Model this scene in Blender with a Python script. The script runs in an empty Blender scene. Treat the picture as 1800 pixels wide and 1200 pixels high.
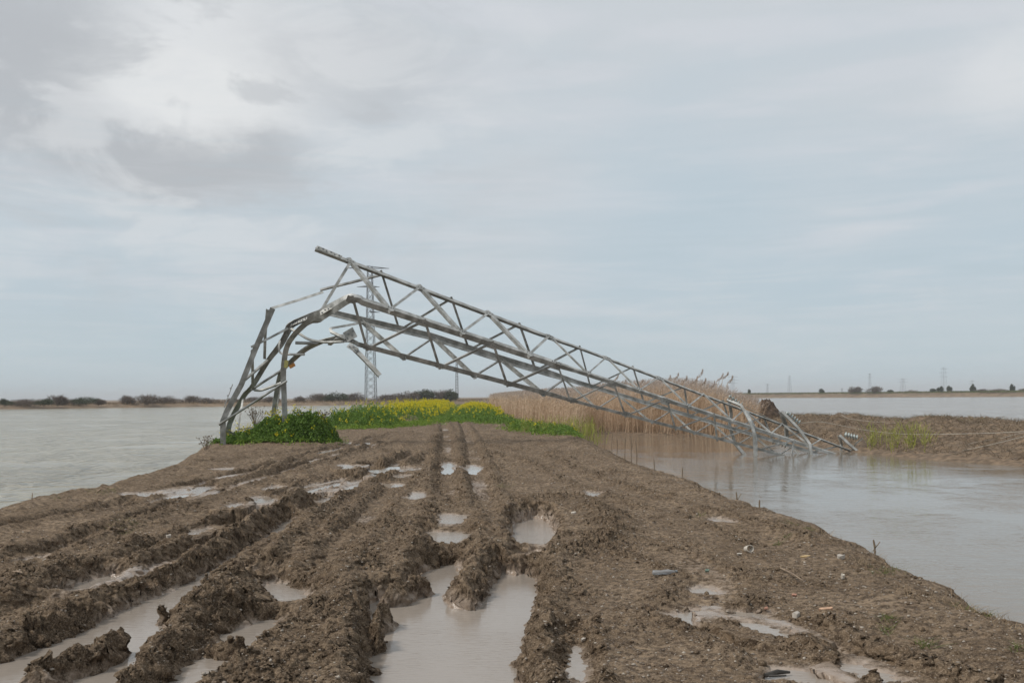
import bpy, math, random
import numpy as np
from mathutils import Vector

random.seed(7)
RNG = np.random.default_rng(11)
SC = bpy.context.scene
COL = SC.collection

# ------------------------------------------------------------------ camera
EYE = 1.75
cam_d = bpy.data.cameras.new('camera')
cam_d.lens = 35.0
cam_d.sensor_width = 36.0
cam_d.shift_y = 97 / 1800
cam_d.clip_start = 0.1
cam_d.clip_end = 20000
cam = bpy.data.objects.new('camera', cam_d)
COL.objects.link(cam)
cam.location = (0, 0, EYE)
ROLL = math.atan(14 / 1800)          # the photograph hangs a little to the left
cam.rotation_euler = (math.radians(90), ROLL, 0)
SC.camera = cam
SC.view_settings.view_transform = 'Standard'
SC.view_settings.look = 'None'
SC.view_settings.exposure = 0.25
SC.view_settings.gamma = 1.0

# ------------------------------------------------------------------ node helpers
def nd(nt, typ, **kw):
    n = nt.nodes.new(typ)
    for k, v in kw.items():
        if k.startswith('i_'):
            key = k[2:]
            key = int(key) if key.isdigit() else key.replace('_', ' ')
            n.inputs[key].default_value = v
        else:
            setattr(n, k, v)
    return n

def lk(nt, a, b):
    nt.links.new(a, b)

def math_n(nt, op, a, b=None, c=None, clamp=False):
    n = nt.nodes.new('ShaderNodeMath'); n.operation = op; n.use_clamp = clamp
    for i, v in enumerate((a, b, c)):
        if v is None: continue
        if isinstance(v, (int, float)): n.inputs[i].default_value = v
        else: nt.links.new(v, n.inputs[i])
    return n.outputs[0]

def mix_c(nt, fac, a, b, blend='MIX'):
    n = nt.nodes.new('ShaderNodeMix'); n.data_type = 'RGBA'; n.blend_type = blend
    for sock, v in ((n.inputs[0], fac), (n.inputs[6], a), (n.inputs[7], b)):
        if isinstance(v, (int, float)): sock.default_value = v
        elif isinstance(v, tuple): sock.default_value = (v[0], v[1], v[2], 1)
        else: nt.links.new(v, sock)
    return n.outputs[2]

def ramp(nt, val, lo, hi, smooth=True):
    n = nt.nodes.new('ShaderNodeMapRange')
    n.interpolation_type = 'SMOOTHSTEP' if smooth else 'LINEAR'
    n.inputs[1].default_value = lo; n.inputs[2].default_value = hi
    nt.links.new(val, n.inputs[0])
    return n.outputs[0]

def noise(nt, vec, scale, detail=4, rough=0.55, dist=0.0):
    n = nt.nodes.new('ShaderNodeTexNoise')
    n.inputs['Scale'].default_value = scale
    n.inputs['Detail'].default_value = detail
    n.inputs['Roughness'].default_value = rough
    n.inputs['Distortion'].default_value = dist
    if vec is not None: nt.links.new(vec, n.inputs['Vector'])
    return n.outputs[0]

def mapping(nt, vec, scale=(1, 1, 1), loc=(0, 0, 0), rot=(0, 0, 0)):
    n = nt.nodes.new('ShaderNodeMapping')
    n.inputs['Scale'].default_value = scale
    n.inputs['Location'].default_value = loc
    n.inputs['Rotation'].default_value = rot
    nt.links.new(vec, n.inputs['Vector'])
    return n.outputs[0]

# ------------------------------------------------------------------ world: overcast sky
SUN_EL, SUN_AZ = math.radians(50), math.radians(-112)      # azimuth from +Y, negative = to the left
world = bpy.data.worlds.new('World'); SC.world = world
world.use_nodes = True
wt = world.node_tree; wt.nodes.clear()
w_out = wt.nodes.new('ShaderNodeOutputWorld')
w_bg = wt.nodes.new('ShaderNodeBackground'); w_bg.inputs[1].default_value = 0.096
sky = wt.nodes.new('ShaderNodeTexSky'); sky.sky_type = 'NISHITA'; sky.sun_disc = False
sky.sun_elevation = SUN_EL; sky.sun_rotation = SUN_AZ; sky.dust_density = 2.0
tc = wt.nodes.new('ShaderNodeTexCoord')
wdir = tc.outputs['Generated']
sep = wt.nodes.new('ShaderNodeSeparateXYZ'); lk(wt, wdir, sep.inputs[0])
SKY_A = (5.40, 5.76, 6.06)     # plain high overcast, slightly lilac
SKY_B = (4.38, 5.30, 5.92)     # thinner, bluer band
SKY_W = (6.7, 6.85, 6.95)      # bright breaks
SKY_D = (4.40, 4.58, 4.78)     # dark cloud bellies
# warped direction for the placed banks
wn = wt.nodes.new('ShaderNodeTexNoise'); wn.inputs['Scale'].default_value = 5.5; wn.inputs['Detail'].default_value = 6
wn.inputs['Roughness'].default_value = 0.64
lk(wt, mapping(wt, wdir, (1, 1, 2.2)), wn.inputs['Vector'])
wsub = wt.nodes.new('ShaderNodeVectorMath'); wsub.operation = 'SUBTRACT'; wsub.inputs[1].default_value = (.5, .5, .5)
lk(wt, wn.outputs['Color'], wsub.inputs[0])
wsc = wt.nodes.new('ShaderNodeVectorMath'); wsc.operation = 'SCALE'; wsc.inputs['Scale'].default_value = 0.10
lk(wt, wsub.outputs[0], wsc.inputs[0])
wadd = wt.nodes.new('ShaderNodeVectorMath'); wadd.operation = 'ADD'
lk(wt, wdir, wadd.inputs[0]); lk(wt, wsc.outputs[0], wadd.inputs[1])
wwarp = wadd.outputs[0]
def skydir(px, py):
    return Vector(((px - 900) / 1750, 1, (697 - py) / 1750)).normalized()
def bank(px, py, rx, ry, soft=1.0, sharp=0.0):
    """soft elliptical mass of cloud around a compass direction; rx, ry in degrees"""
    c = skydir(px, py)
    s = wt.nodes.new('ShaderNodeVectorMath'); s.operation = 'SUBTRACT'; s.inputs[1].default_value = c
    lk(wt, wwarp, s.inputs[0])
    m = wt.nodes.new('ShaderNodeVectorMath'); m.operation = 'MULTIPLY'
    m.inputs[1].default_value = (1 / math.radians(rx), 1 / math.radians(max(rx, ry)), 1 / math.radians(ry))
    lk(wt, s.outputs[0], m.inputs[0])
    l = wt.nodes.new('ShaderNodeVectorMath'); l.operation = 'LENGTH'; lk(wt, m.outputs[0], l.inputs[0])
    mr = wt.nodes.new('ShaderNodeMapRange'); mr.interpolation_type = 'SMOOTHERSTEP'
    mr.inputs[1].default_value = 1.0; mr.inputs[2].default_value = sharp
    lk(wt, l.outputs['Value'], mr.inputs[0])
    return math_n(wt, 'MULTIPLY', mr.outputs[0], soft)
n_big = noise(wt, mapping(wt, wdir, (1.0, 1.0, 3.2), (3.1, 0, 0.4)), 2.4, 5, 0.5, 0.3)
n_str = noise(wt, mapping(wt, wdir, (1.6, 1.6, 11), (0.7, 0, 2.0), (0.0, 0.10, 0.0)), 3.2, 7, 0.55, 0.4)
elev = sep.outputs[2]
band = math_n(wt, 'MULTIPLY', ramp(wt, elev, 0.36, 0.05), 0.75)
bfac = math_n(wt, 'ADD', band, math_n(wt, 'MULTIPLY', math_n(wt, 'SUBTRACT', n_big, 0.5), 1.5), None, True)
c = mix_c(wt, bfac, SKY_A, SKY_B)
c = mix_c(wt, math_n(wt, 'MULTIPLY', ramp(wt, n_str, 0.44, 0.70), 0.60), c, (5.9, 6.1, 6.45))
c = mix_c(wt, bank(1210, 420, 12, 10, 0.6), c, SKY_B)
c = mix_c(wt, bank(620, 600, 13, 5, 0.55), c, (4.3, 5.35, 5.75))
c = mix_c(wt, bank(340, 130, 11, 7, 1.0, 0.25), c, SKY_W)
c = mix_c(wt, bank(1790, 135, 6, 4, 0.7), c, SKY_W)
c = mix_c(wt, bank(0, 110, 9.0, 8.5, 1.0, 0.2), c, SKY_D)
c = mix_c(wt, bank(310, 262, 10.5, 2.9, 1.0, 0.3), c, (4.30, 4.48, 4.68))
c = mix_c(wt, bank(620, 110, 10, 4, 0.5), c, SKY_D)
c = mix_c(wt, bank(300, 268, 13, 4.6, 0.6), c, SKY_D)
c = mix_c(wt, bank(330, 165, 8, 3.4, 1.0, 0.2), c, (7.1, 7.2, 7.2))
puff = noise(wt, mapping(wt, wdir, (1, 1, 2.3), (2, 4, 1)), 6.5, 8, 0.60, 0.5)
puffm = math_n(wt, 'MULTIPLY', ramp(wt, puff, 0.50, 0.63), bank(330, 170, 30, 17, 1.0))
c = mix_c(wt, math_n(wt, 'MULTIPLY', puffm, 0.60), c, SKY_W)
puffd = math_n(wt, 'MULTIPLY', ramp(wt, puff, 0.49, 0.38), bank(300, 180, 30, 16, 1.0))
c = mix_c(wt, math_n(wt, 'MULTIPLY', puffd, 0.55), c, SKY_D)
lowc = noise(wt, mapping(wt, wdir, (1, 1, 3.0), (5, 1, 0)), 14, 6, 0.6)
lowm = math_n(wt, 'MULTIPLY', ramp(wt, lowc, 0.52, 0.7), math_n(wt, 'MULTIPLY', ramp(wt, elev, 0.17, 0.06), ramp(wt, elev, 0.0, 0.03)))
c = mix_c(wt, math_n(wt, 'MULTIPLY', lowm, 0.35), c, (6.0, 6.2, 6.4))
str2 = noise(wt, mapping(wt, wdir, (2.2, 2.2, 26), (1.7, 3, 0.0), (0.0, -0.07, 0.0)), 3.0, 7, 0.6, 0.5)
strm = math_n(wt, 'MULTIPLY', ramp(wt, elev, 0.34, 0.12), ramp(wt, elev, 0.01, 0.05))
c = mix_c(wt, math_n(wt, 'MULTIPLY', math_n(wt, 'MULTIPLY', ramp(wt, str2, 0.50, 0.70), strm), 0.30), c, (6.0, 6.25, 6.5))
c = mix_c(wt, math_n(wt, 'MULTIPLY', math_n(wt, 'MULTIPLY', ramp(wt, str2, 0.50, 0.34), strm), 0.32), c, (4.15, 5.05, 5.55))
c = mix_c(wt, math_n(wt, 'MULTIPLY', ramp(wt, elev, 0.10, 0.01), 0.55), c, (4.6, 5.65, 6.1))
c = mix_c(wt, 0.06, c, sky.outputs[0])
lk(wt, c, w_bg.inputs[0]); lk(wt, w_bg.outputs[0], w_out.inputs[0])

# ------------------------------------------------------------------ sun behind thin cloud
sd = bpy.data.lights.new('sun', 'SUN'); sd.energy = 2.0; sd.angle = math.radians(11); sd.color = (1.0, 0.95, 0.88)
so = bpy.data.objects.new('sun', sd); COL.objects.link(so)
sv = Vector((math.sin(SUN_AZ) * math.cos(SUN_EL), math.cos(SUN_AZ) * math.cos(SUN_EL), math.sin(SUN_EL)))
so.rotation_euler = sv.to_track_quat('Z', 'Y').to_euler()
so.location = sv * 50

# ------------------------------------------------------------------ object helpers
def ray(px, py):
    """slopes (x per metre ahead, z per metre ahead) of the line of sight through a photo pixel"""
    a, b = (px - 900) / 1750, (697 - py) / 1750
    return a * math.cos(ROLL) + b * math.sin(ROLL), b * math.cos(ROLL) - a * math.sin(ROLL)
def F(px, py, Y):
    sx, sz = ray(px, py)
    return Vector((sx * Y, Y, EYE + sz * Y))
def P(px, py, Y):
    return F(px, py, Y * float(np.interp(px, [387, 620, 1430, 1800], [1.123, 1.10, 1.028, 1.0])))
def G(px, py, z=0.0):
    sx, sz = ray(px, py)
    Y = (z - EYE) / sz
    return (sx * Y, Y)
def W(x, y, z=0.0):
    """survey point (taken with a level eye line) to the ground"""
    if y < 5: return (x, y)
    return G(900 + 1750 * x / y, 690 + 1750 * (EYE - z) / y, z)

def tag(o, label=None, cat=None, group=None, kind=None):
    if label: o['label'] = label
    if cat: o['category'] = cat
    if group: o['group'] = group
    if kind: o['kind'] = kind
    return o

def thing(name, label, cat, loc=(0, 0, 0), group=None):
    o = bpy.data.objects.new(name, None); COL.objects.link(o)
    o.empty_display_size = 0.2
    o.location = loc
    return tag(o, label, cat, group)

def np_mesh(name, V, F, mat=None, parent=None, smooth=False, attrs=None):
    """V (n,3); F (m,k) array, or list of such arrays"""
    Fs = F if isinstance(F, list) else [F]
    me = bpy.data.meshes.new(name)
    V = np.asarray(V, dtype=np.float32)
    off = np.zeros(3, dtype=np.float32)
    if parent is not None:
        off = np.array(parent.location, dtype=np.float32)
    V = V - off
    me.vertices.add(len(V)); me.vertices.foreach_set('co', V.ravel())
    loops = np.concatenate([f.ravel() for f in Fs]).astype(np.int32)
    tot = np.concatenate([np.full(len(f), f.shape[1], dtype=np.int32) for f in Fs])
    start = np.concatenate([[0], np.cumsum(tot)[:-1]]).astype(np.int32)
    me.loops.add(len(loops)); me.loops.foreach_set('vertex_index', loops)
    me.polygons.add(len(tot)); me.polygons.foreach_set('loop_start', start); me.polygons.foreach_set('loop_total', tot)
    if smooth: me.polygons.foreach_set('use_smooth', np.ones(len(tot), dtype=bool))
    me.update(calc_edges=True)
    if attrs:
        for k, a in attrs.items():
            at = me.attributes.new(k, 'FLOAT', 'POINT')
            at.data.foreach_set('value', np.asarray(a, dtype=np.float32))
    me.validate()
    o = bpy.data.objects.new(name, me); COL.objects.link(o)
    if mat: me.materials.append(mat)
    if parent: o.parent = parent
    return o

class MB:
    def __init__(s): s.v = []; s.f = []
    def add(s, vs, fs):
        b = len(s.v); s.v += [tuple(v) for v in vs]; s.f += [tuple(i + b for i in f) for f in fs]
    def sweep(s, pts, prof, us, vs):
        n = len(prof); m = len(pts); vv = []
        for p, u, v in zip(pts, us, vs):
            for a, b in prof: vv.append(p + u * a + v * b)
        ff = []
        for i in range(m - 1):
            for j in range(n):
                k = (j + 1) % n
                ff.append((i * n + j, i * n + k, (i + 1) * n + k, (i + 1) * n + j))
        ff.append(tuple(range(n - 1, -1, -1))); ff.append(tuple((m - 1) * n + j for j in range(n)))
        s.add(vv, ff)
    def angle(s, pts, us, vs, w1, w2=None, t=0.016):
        w2 = w2 or w1
        s.sweep(pts, [(0, 0), (w1, 0), (w1, t), (t, t), (t, w2), (0, w2)], us, vs)
    def tube(s, pts, r, n=6):
        pts = [Vector(p) for p in pts]
        us, vs = [], []
        for i, p in enumerate(pts):
            d = (pts[min(i + 1, len(pts) - 1)] - pts[max(i - 1, 0)]).normalized()
            a = d.cross(Vector((0, 0, 1)))
            if a.length < .05: a = d.cross(Vector((0, 1, 0)))
            a.normalize(); us.append(a); vs.append(d.cross(a).normalized())
        rr = r if isinstance(r, (list, tuple)) else [r] * len(pts)
        m = len(pts); vv = []
        for p, u, v, q in zip(pts, us, vs, rr):
            for j in range(n):
                a = 2 * math.pi * j / n
                vv.append(p + u * math.cos(a) * q + v * math.sin(a) * q)
        ff = []
        for i in range(m - 1):
            for j in range(n):
                k = (j + 1) % n
                ff.append((i * n + j, i * n + k, (i + 1) * n + k, (i + 1) * n + j))
        ff.append(tuple(range(n - 1, -1, -1))); ff.append(tuple((m - 1) * n + j for j in range(n)))
        s.add(vv, ff)
    def box(s, c, u, v, w):
        """centre, three half-axis vectors"""
        vs = [c + u * a + v * b + w * d for a in (-1, 1) for b in (-1, 1) for d in (-1, 1)]
        s.add(vs, [(0, 1, 3, 2), (4, 6, 7, 5), (0, 4, 5, 1), (2, 3, 7, 6), (0, 2, 6, 4), (1, 5, 7, 3)])
    def build(s, name, mat, parent=None, smooth=False):
        me = bpy.data.meshes.new(name)
        off = Vector((0, 0, 0)); q = parent
        while q: off = off + q.location; q = q.parent
        me.from_pydata([tuple(Vector(v) - off) for v in s.v], [], s.f)
        me.validate(); me.update()
        if smooth: me.polygons.foreach_set('use_smooth', [True] * len(me.polygons))
        o = bpy.data.objects.new(name, me); COL.objects.link(o)
        if mat: me.materials.append(mat)
        if parent: o.parent = parent
        return o

# ------------------------------------------------------------------ numpy noise
def _hash(ix, iy, seed):
    h = (ix.astype(np.int64) * 374761393 + iy.astype(np.int64) * 668265263 + seed * 1442695041) & 0xFFFFFFFF
    h = ((h ^ (h >> 13)) * 1274126177) & 0xFFFFFFFF
    h = ((h ^ (h >> 16)) * 2246822519) & 0xFFFFFFFF
    return ((h ^ (h >> 15)) & 0xFFFFFF) / float(0x1000000)

def pnoise(x, y, seed=0):
    ix = np.floor(x); iy = np.floor(y)
    fx = x - ix; fy = y - iy
    u = fx * fx * fx * (fx * (fx * 6 - 15) + 10); v = fy * fy * fy * (fy * (fy * 6 - 15) + 10)
    def g(dx, dy):
        a = _hash(ix + dx, iy + dy, seed) * 2 * np.pi
        return np.cos(a) * (fx - dx) + np.sin(a) * (fy - dy)
    a = g(0, 0); b = g(1, 0); c_ = g(0, 1); d = g(1, 1)
    return (a + (b - a) * u + (c_ - a) * v + (a - b - c_ + d) * u * v) * 1.5

def fbm(x, y, freq, octv=4, gain=0.5, seed=0):
    s = np.zeros_like(x); a = 1.0
    for o in range(octv):
        s += a * pnoise(x * freq + o * 17.3, y * freq - o * 9.1, seed + o)
        freq *= 2.03; a *= gain
    return s

def clods(x, y, freq, seed=0, thr=0.0):
    """rounded lumps of random size, 0..1"""
    X = x * freq; Yv = y * freq
    ix = np.floor(X); iy = np.floor(Yv)
    best = np.zeros_like(x)
    for dx in (-1, 0, 1):
        for dy in (-1, 0, 1):
            cx = ix + dx; cy = iy + dy
            px_ = cx + _hash(cx, cy, seed); py_ = cy + _hash(cx, cy, seed + 1)
            r = _hash(cx, cy, seed + 2); r = np.where(r < thr, 0.02, 0.25 + 0.6 * r)
            an = _hash(cx, cy, seed + 3) * np.pi
            ca, sa = np.cos(an), np.sin(an)
            qx = (X - px_) * ca + (Yv - py_) * sa; qy = -(X - px_) * sa + (Yv - py_) * ca
            d2 = (qx * qx + (qy * 1.4) ** 2) / (r * r)
            best = np.maximum(best, np.sqrt(np.clip(1 - d2, 0, 1)) * r)
    return best

def sstep(a, b, x):
    t = np.clip((x - a) / (b - a), 0, 1)
    return t * t * (3 - 2 * t)

def poly_dist(x, y, pts):
    """distance to a polyline and position along it (0..1)"""
    best = np.full(x.shape, 1e9); tt = np.zeros(x.shape)
    n = len(pts) - 1
    for i in range(n):
        ax, ay = pts[i]; bx, by = pts[i + 1]
        dx, dy = bx - ax, by - ay; L = dx * dx + dy * dy + 1e-9
        t = np.clip(((x - ax) * dx + (y - ay) * dy) / L, 0, 1)
        d = np.hypot(x - ax - t * dx, y - ay - t * dy)
        m = d < best
        best = np.where(m, d, best); tt = np.where(m, (i + t) / n, tt)
    return best, tt

def poly_sd(x, y, pts):
    """signed distance to a closed polygon, negative inside"""
    d, _ = poly_dist(x, y, list(pts) + [pts[0]])
    ins = np.zeros(x.shape, dtype=bool)
    n = len(pts); j = n - 1
    for i in range(n):
        xi, yi = pts[i]; xj, yj = pts[j]
        if yi != yj:
            cnd = ((yi > y) != (yj > y)) & (x < (xj - xi) * (y - yi) / (yj - yi) + xi)
            ins ^= cnd
        j = i
    return np.where(ins, -d, d)

def smooth_pts(pts, n=6):
    """Catmull-Rom through 2-D points"""
    out = []
    P_ = [pts[0]] + list(pts) + [pts[-1]]
    for i in range(1, len(P_) - 2):
        p0, p1, p2, p3 = [np.array(q, float) for q in P_[i - 1:i + 3]]
        for k in range(n):
            t = k / n
            out.append(tuple(0.5 * (2 * p1 + (p2 - p0) * t + (2 * p0 - 5 * p1 + 4 * p2 - p3) * t * t + (3 * p1 - p0 - 3 * p2 + p3) * t ** 3)))
    out.append(tuple(pts[-1]))
    return out

# ------------------------------------------------------------------ materials
def new_mat(name):
    m = bpy.data.materials.new(name); m.use_nodes = True
    nt = m.node_tree; nt.nodes.clear()
    out = nt.nodes.new('ShaderNodeOutputMaterial')
    b = nt.nodes.new('ShaderNodeBsdfPrincipled'); lk(nt, b.outputs[0], out.inputs[0])
    return m, nt, b, out

def objco(nt):
    g = nt.nodes.new('ShaderNodeNewGeometry')
    return g.outputs['Position']

def attr(nt, name):
    a = nt.nodes.new('ShaderNodeAttribute'); a.attribute_name = name
    return a.outputs['Fac']

def mud_material():
    m, nt, b, out = new_mat('mud')
    pos = objco(nt)
    wet = attr(nt, 'wet'); turned = attr(nt, 'turned')
    n1 = noise(nt, pos, 1.3, 5, 0.6)
    n2 = noise(nt, pos, 14, 6, 0.65)
    n3 = noise(nt, pos, 75, 4, 0.65)
    dry = mix_c(nt, ramp(nt, n1, 0.35, 0.65), (0.205, 0.145, 0.093), (0.305, 0.224, 0.150))
    dry = mix_c(nt, ramp(nt, n2, 0.36, 0.64), (0.075, 0.052, 0.035), dry)
    dry = mix_c(nt, math_n(nt, 'MULTIPLY', ramp(nt, n3, 0.5, 0.72), 0.6), dry, (0.45, 0.365, 0.275))
    dry = mix_c(nt, math_n(nt, 'MULTIPLY', turned, 0.55), dry, mix_c(nt, ramp(nt, n3, 0.40, 0.66), (0.036, 0.025, 0.016), (0.270, 0.197, 0.132)))
    # pebble and straw flecks
    vor = nt.nodes.new('ShaderNodeTexVoronoi'); vor.feature = 'F1'; vor.inputs['Scale'].default_value = 42
    lk(nt, pos, vor.inputs['Vector'])
    hv = nt.nodes.new('ShaderNodeSeparateColor'); lk(nt, vor.outputs['Color'], hv.inputs[0])
    fleck = math_n(nt, 'MULTIPLY', ramp(nt, vor.outputs['Distance'], 0.34, 0.24), ramp(nt, hv.outputs[0], 0.90, 0.93))
    fleck = math_n(nt, 'MULTIPLY', fleck, math_n(nt, 'SUBTRACT', 1.0, wet))
    dry = mix_c(nt, math_n(nt, 'MULTIPLY', fleck, 0.8), dry, mix_c(nt, hv.outputs[1], (0.36, 0.31, 0.26), (0.22, 0.17, 0.13)))
    wetc = mix_c(nt, ramp(nt, n2, 0.35, 0.7), (0.260, 0.197, 0.147), (0.345, 0.272, 0.212))
    wfac = ramp(nt, math_n(nt, 'ADD', wet, math_n(nt, 'MULTIPLY', math_n(nt, 'SUBTRACT', n2, 0.5), 0.7)), 0.30, 0.70)
    colr = mix_c(nt, wfac, dry, wetc)
    lk(nt, colr, b.inputs['Base Color'])
    rg = nt.nodes.new('ShaderNodeMapRange'); rg.inputs[3].default_value = 0.86; rg.inputs[4].default_value = 0.20
    lk(nt, wfac, rg.inputs[0]); lk(nt, rg.outputs[0], b.inputs['Roughness'])
    sp_ = nt.nodes.new('ShaderNodeMapRange'); sp_.inputs[3].default_value = 0.12; sp_.inputs[4].default_value = 0.5
    lk(nt, wfac, sp_.inputs[0]); lk(nt, sp_.outputs[0], b.inputs['Specular IOR Level'])
    hgt = math_n(nt, 'ADD', math_n(nt, 'MULTIPLY', n2, 0.6), math_n(nt, 'MULTIPLY', n3, 0.45))
    hgt = math_n(nt, 'ADD', hgt, math_n(nt, 'MULTIPLY', noise(nt, pos, 190, 3, 0.6), 0.18))
    hgt = math_n(nt, 'ADD', hgt, math_n(nt, 'MULTIPLY', fleck, 0.25))
    hgt = math_n(nt, 'MULTIPLY', hgt, math_n(nt, 'SUBTRACT', 1.0, math_n(nt, 'MULTIPLY', wfac, 0.82)))
    bp = nt.nodes.new('ShaderNodeBump'); bp.inputs['Strength'].default_value = 0.9; bp.inputs['Distance'].default_value = 0.035
    lk(nt, hgt, bp.inputs['Height']); lk(nt, bp.outputs[0], b.inputs['Normal'])
    return m

def water_material(name, base, rough, waves):
    """waves: list of (scale along x, scale along y, detail, height)"""
    m, nt, b, out = new_mat(name)
    pos = objco(nt)
    n0 = noise(nt, pos, 0.05, 3, 0.5)
    lk(nt, mix_c(nt, ramp(nt, n0, 0.3, 0.7), tuple(x * 0.9 for x in base), tuple(x * 1.1 for x in base)), b.inputs['Base Color'])
    b.inputs['Roughness'].default_value = rough
    b.inputs['IOR'].default_value = 1.33
    h = None
    for i, (sx, sy, det, hh) in enumerate(waves):
        n = noise(nt, mapping(nt, pos, (sx, sy, 1), (i * 3.1, i * 7.7, 0), (0, 0, 0.12 - 0.1 * i)), 1.0, det, 0.55, 0.2)
        n = math_n(nt, 'MULTIPLY', n, hh)
        h = n if h is None else math_n(nt, 'ADD', h, n)
    # patches of wind
    g = noise(nt, mapping(nt, pos, (0.05, 0.18, 1)), 1.0, 3, 0.5)
    g2 = noise(nt, mapping(nt, pos, (0.30, 0.22, 1), (4, 9, 0)), 1.0, 4, 0.65)
    h = math_n(nt, 'MULTIPLY', h, math_n(nt, 'ADD', math_n(nt, 'MULTIPLY', ramp(nt, g, 0.2, 0.75), 0.5), math_n(nt, 'MULTIPLY', ramp(nt, g2, 0.38, 0.66), 0.9)))
    bp = nt.nodes.new('ShaderNodeBump'); bp.inputs['Strength'].default_value = 1.0; bp.inputs['Distance'].default_value = 1.0
    lk(nt, h, bp.inputs['Height']); lk(nt, bp.outputs[0], b.inputs['Normal'])
    return m

def steel_material(name, base, dark, rough=0.60, metal=0.45):
    m, nt, b, out = new_mat(name)
    pos = objco(nt)
    n1 = noise(nt, pos, 3.0, 5, 0.6); n2 = noise(nt, pos, 22, 4, 0.6)
    cc = mix_c(nt, ramp(nt, n1, 0.35, 0.7), dark, base)
    cc = mix_c(nt, math_n(nt, 'MULTIPLY', ramp(nt, n2, 0.5, 0.75), 0.4), cc, tuple(x * 0.6 for x in dark))
    lk(nt, cc, b.inputs['Base Color'])
    b.inputs['Metallic'].default_value = metal
    b.inputs['Roughness'].default_value = rough
    return m

def plain(name, colr, rough=0.7, var=0.25, scale=12, metal=0.0):
    m, nt, b, out = new_mat(name)
    pos = objco(nt)
    n = noise(nt, pos, scale, 5, 0.6)
    lk(nt, mix_c(nt, ramp(nt, n, 0.3, 0.7), tuple(x * (1 - var) for x in colr), tuple(min(1, x * (1 + var)) for x in colr)), b.inputs['Base Color'])
    b.inputs['Roughness'].default_value = rough; b.inputs['Metallic'].default_value = metal
    return m

def leaf_material(name, c0, c1, trans=0.3, rough=0.6):
    """colour between c0 and c1 by each leaf's own tint"""
    m, nt, b, out = new_mat(name)
    t = attr(nt, 'tint')
    cc = mix_c(nt, t, c0, c1)
    lk(nt, cc, b.inputs['Base Color'])
    b.inputs['Roughness'].default_value = rough
    b.inputs['Specular IOR Level'].default_value = 0.25
    tr = nt.nodes.new('ShaderNodeBsdfTranslucent'); lk(nt, cc, tr.inputs[0])
    mx = nt.nodes.new('ShaderNodeMixShader'); mx.inputs[0].default_value = trans
    lk(nt, b.outputs[0], mx.inputs[1]); lk(nt, tr.outputs[0], mx.inputs[2]); lk(nt, mx.outputs[0], out.inputs[0])
    return m

M = {}
M['mud'] = mud_material()
M['lake'] = water_material('lake_water', (0.30, 0.272, 0.205), 0.15, [(0.8, 2.4, 4, 0.75), (3.0, 8, 4, 0.12)])
M['pond'] = water_material('pond_water', (0.185, 0.150, 0.112), 0.04, [(0.9, 2.8, 3, 0.013), (3.0, 11, 3, 0.007), (7, 24, 2, 0.003)])
M['lagoon'] = water_material('lagoon_water', (0.29, 0.262, 0.235), 0.15, [(0.7, 2.2, 4, 0.65), (3, 8, 3, 0.10)])
M['puddle'] = water_material('puddle_water', (0.315, 0.272, 0.230), 0.025, [(9, 34, 3, 0.0050)])
M['steel'] = steel_material('galvanised_steel', (0.53, 0.53, 0.51), (0.26, 0.26, 0.24))
M['steel_far'] = steel_material('weathered_steel', (0.24, 0.25, 0.26), (0.17, 0.18, 0.19))
M['glass'] = plain('insulator_glass', (0.36, 0.40, 0.38), 0.22, 0.2)
M['cable'] = plain('aluminium_cable', (0.44, 0.40, 0.34), 0.5, 0.15, 3, 0.2)
M['rust'] = plain('rust', (0.42, 0.19, 0.05), 0.8, 0.4, 30)
M['leaf'] = leaf_material('mustard_leaf', (0.055, 0.125, 0.018), (0.215, 0.325, 0.060))
M['leaf2'] = leaf_material('mustard_leaf_pale', (0.085, 0.165, 0.024), (0.28, 0.38, 0.055))
M['flower'] = leaf_material('mustard_flower', (0.52, 0.44, 0.015), (0.78, 0.68, 0.03))
M['reed'] = leaf_material('dry_reed', (0.40, 0.275, 0.175), (0.80, 0.63, 0.46))
M['plume'] = leaf_material('reed_plume', (0.32, 0.255, 0.21), (0.68, 0.58, 0.50))
M['greenreed'] = leaf_material('young_reed', (0.20, 0.22, 0.04), (0.44, 0.44, 0.11))
M['grass'] = leaf_material('grass', (0.055, 0.085, 0.02), (0.20, 0.21, 0.07))
M['straw'] = leaf_material('straw', (0.17, 0.115, 0.07), (0.40, 0.30, 0.19), 0.15)
M['deadgrass'] = leaf_material('dead_bank_grass', (0.085, 0.062, 0.040), (0.27, 0.205, 0.135), 0.1)
M['twig'] = leaf_material('bare_twig', (0.085, 0.066, 0.052), (0.23, 0.175, 0.135), 0.1)
M['evergreen'] = leaf_material('evergreen_leaf', (0.030, 0.040, 0.020), (0.085, 0.095, 0.045), 0.15)
M['bank'] = plain('bank_soil', (0.150, 0.104, 0.065), 0.9, 0.5, 3.5)
M['shore'] = plain('shore_land', (0.190, 0.135, 0.085), 0.95, 0.3, 0.25)
M['bed'] = plain('lake_bed', (0.18, 0.14, 0.10), 0.9, 0.2, 0.05)

# ================================================================== SETTING
WATER_Z = -0.70
# flat bed that reaches the horizon
def quad_sheet(name, x0, x1, y0, y1, z, mat, kind='structure'):
    o = np_mesh(name, [(x0, y0, z), (x1, y0, z), (x1, y1, z), (x0, y1, z)], np.array([[0, 1, 2, 3]]), mat)
    return tag(o, kind=kind)
quad_sheet('ground', -9000, 9000, -300, 12000, -2.2, M['bed'])

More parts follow.
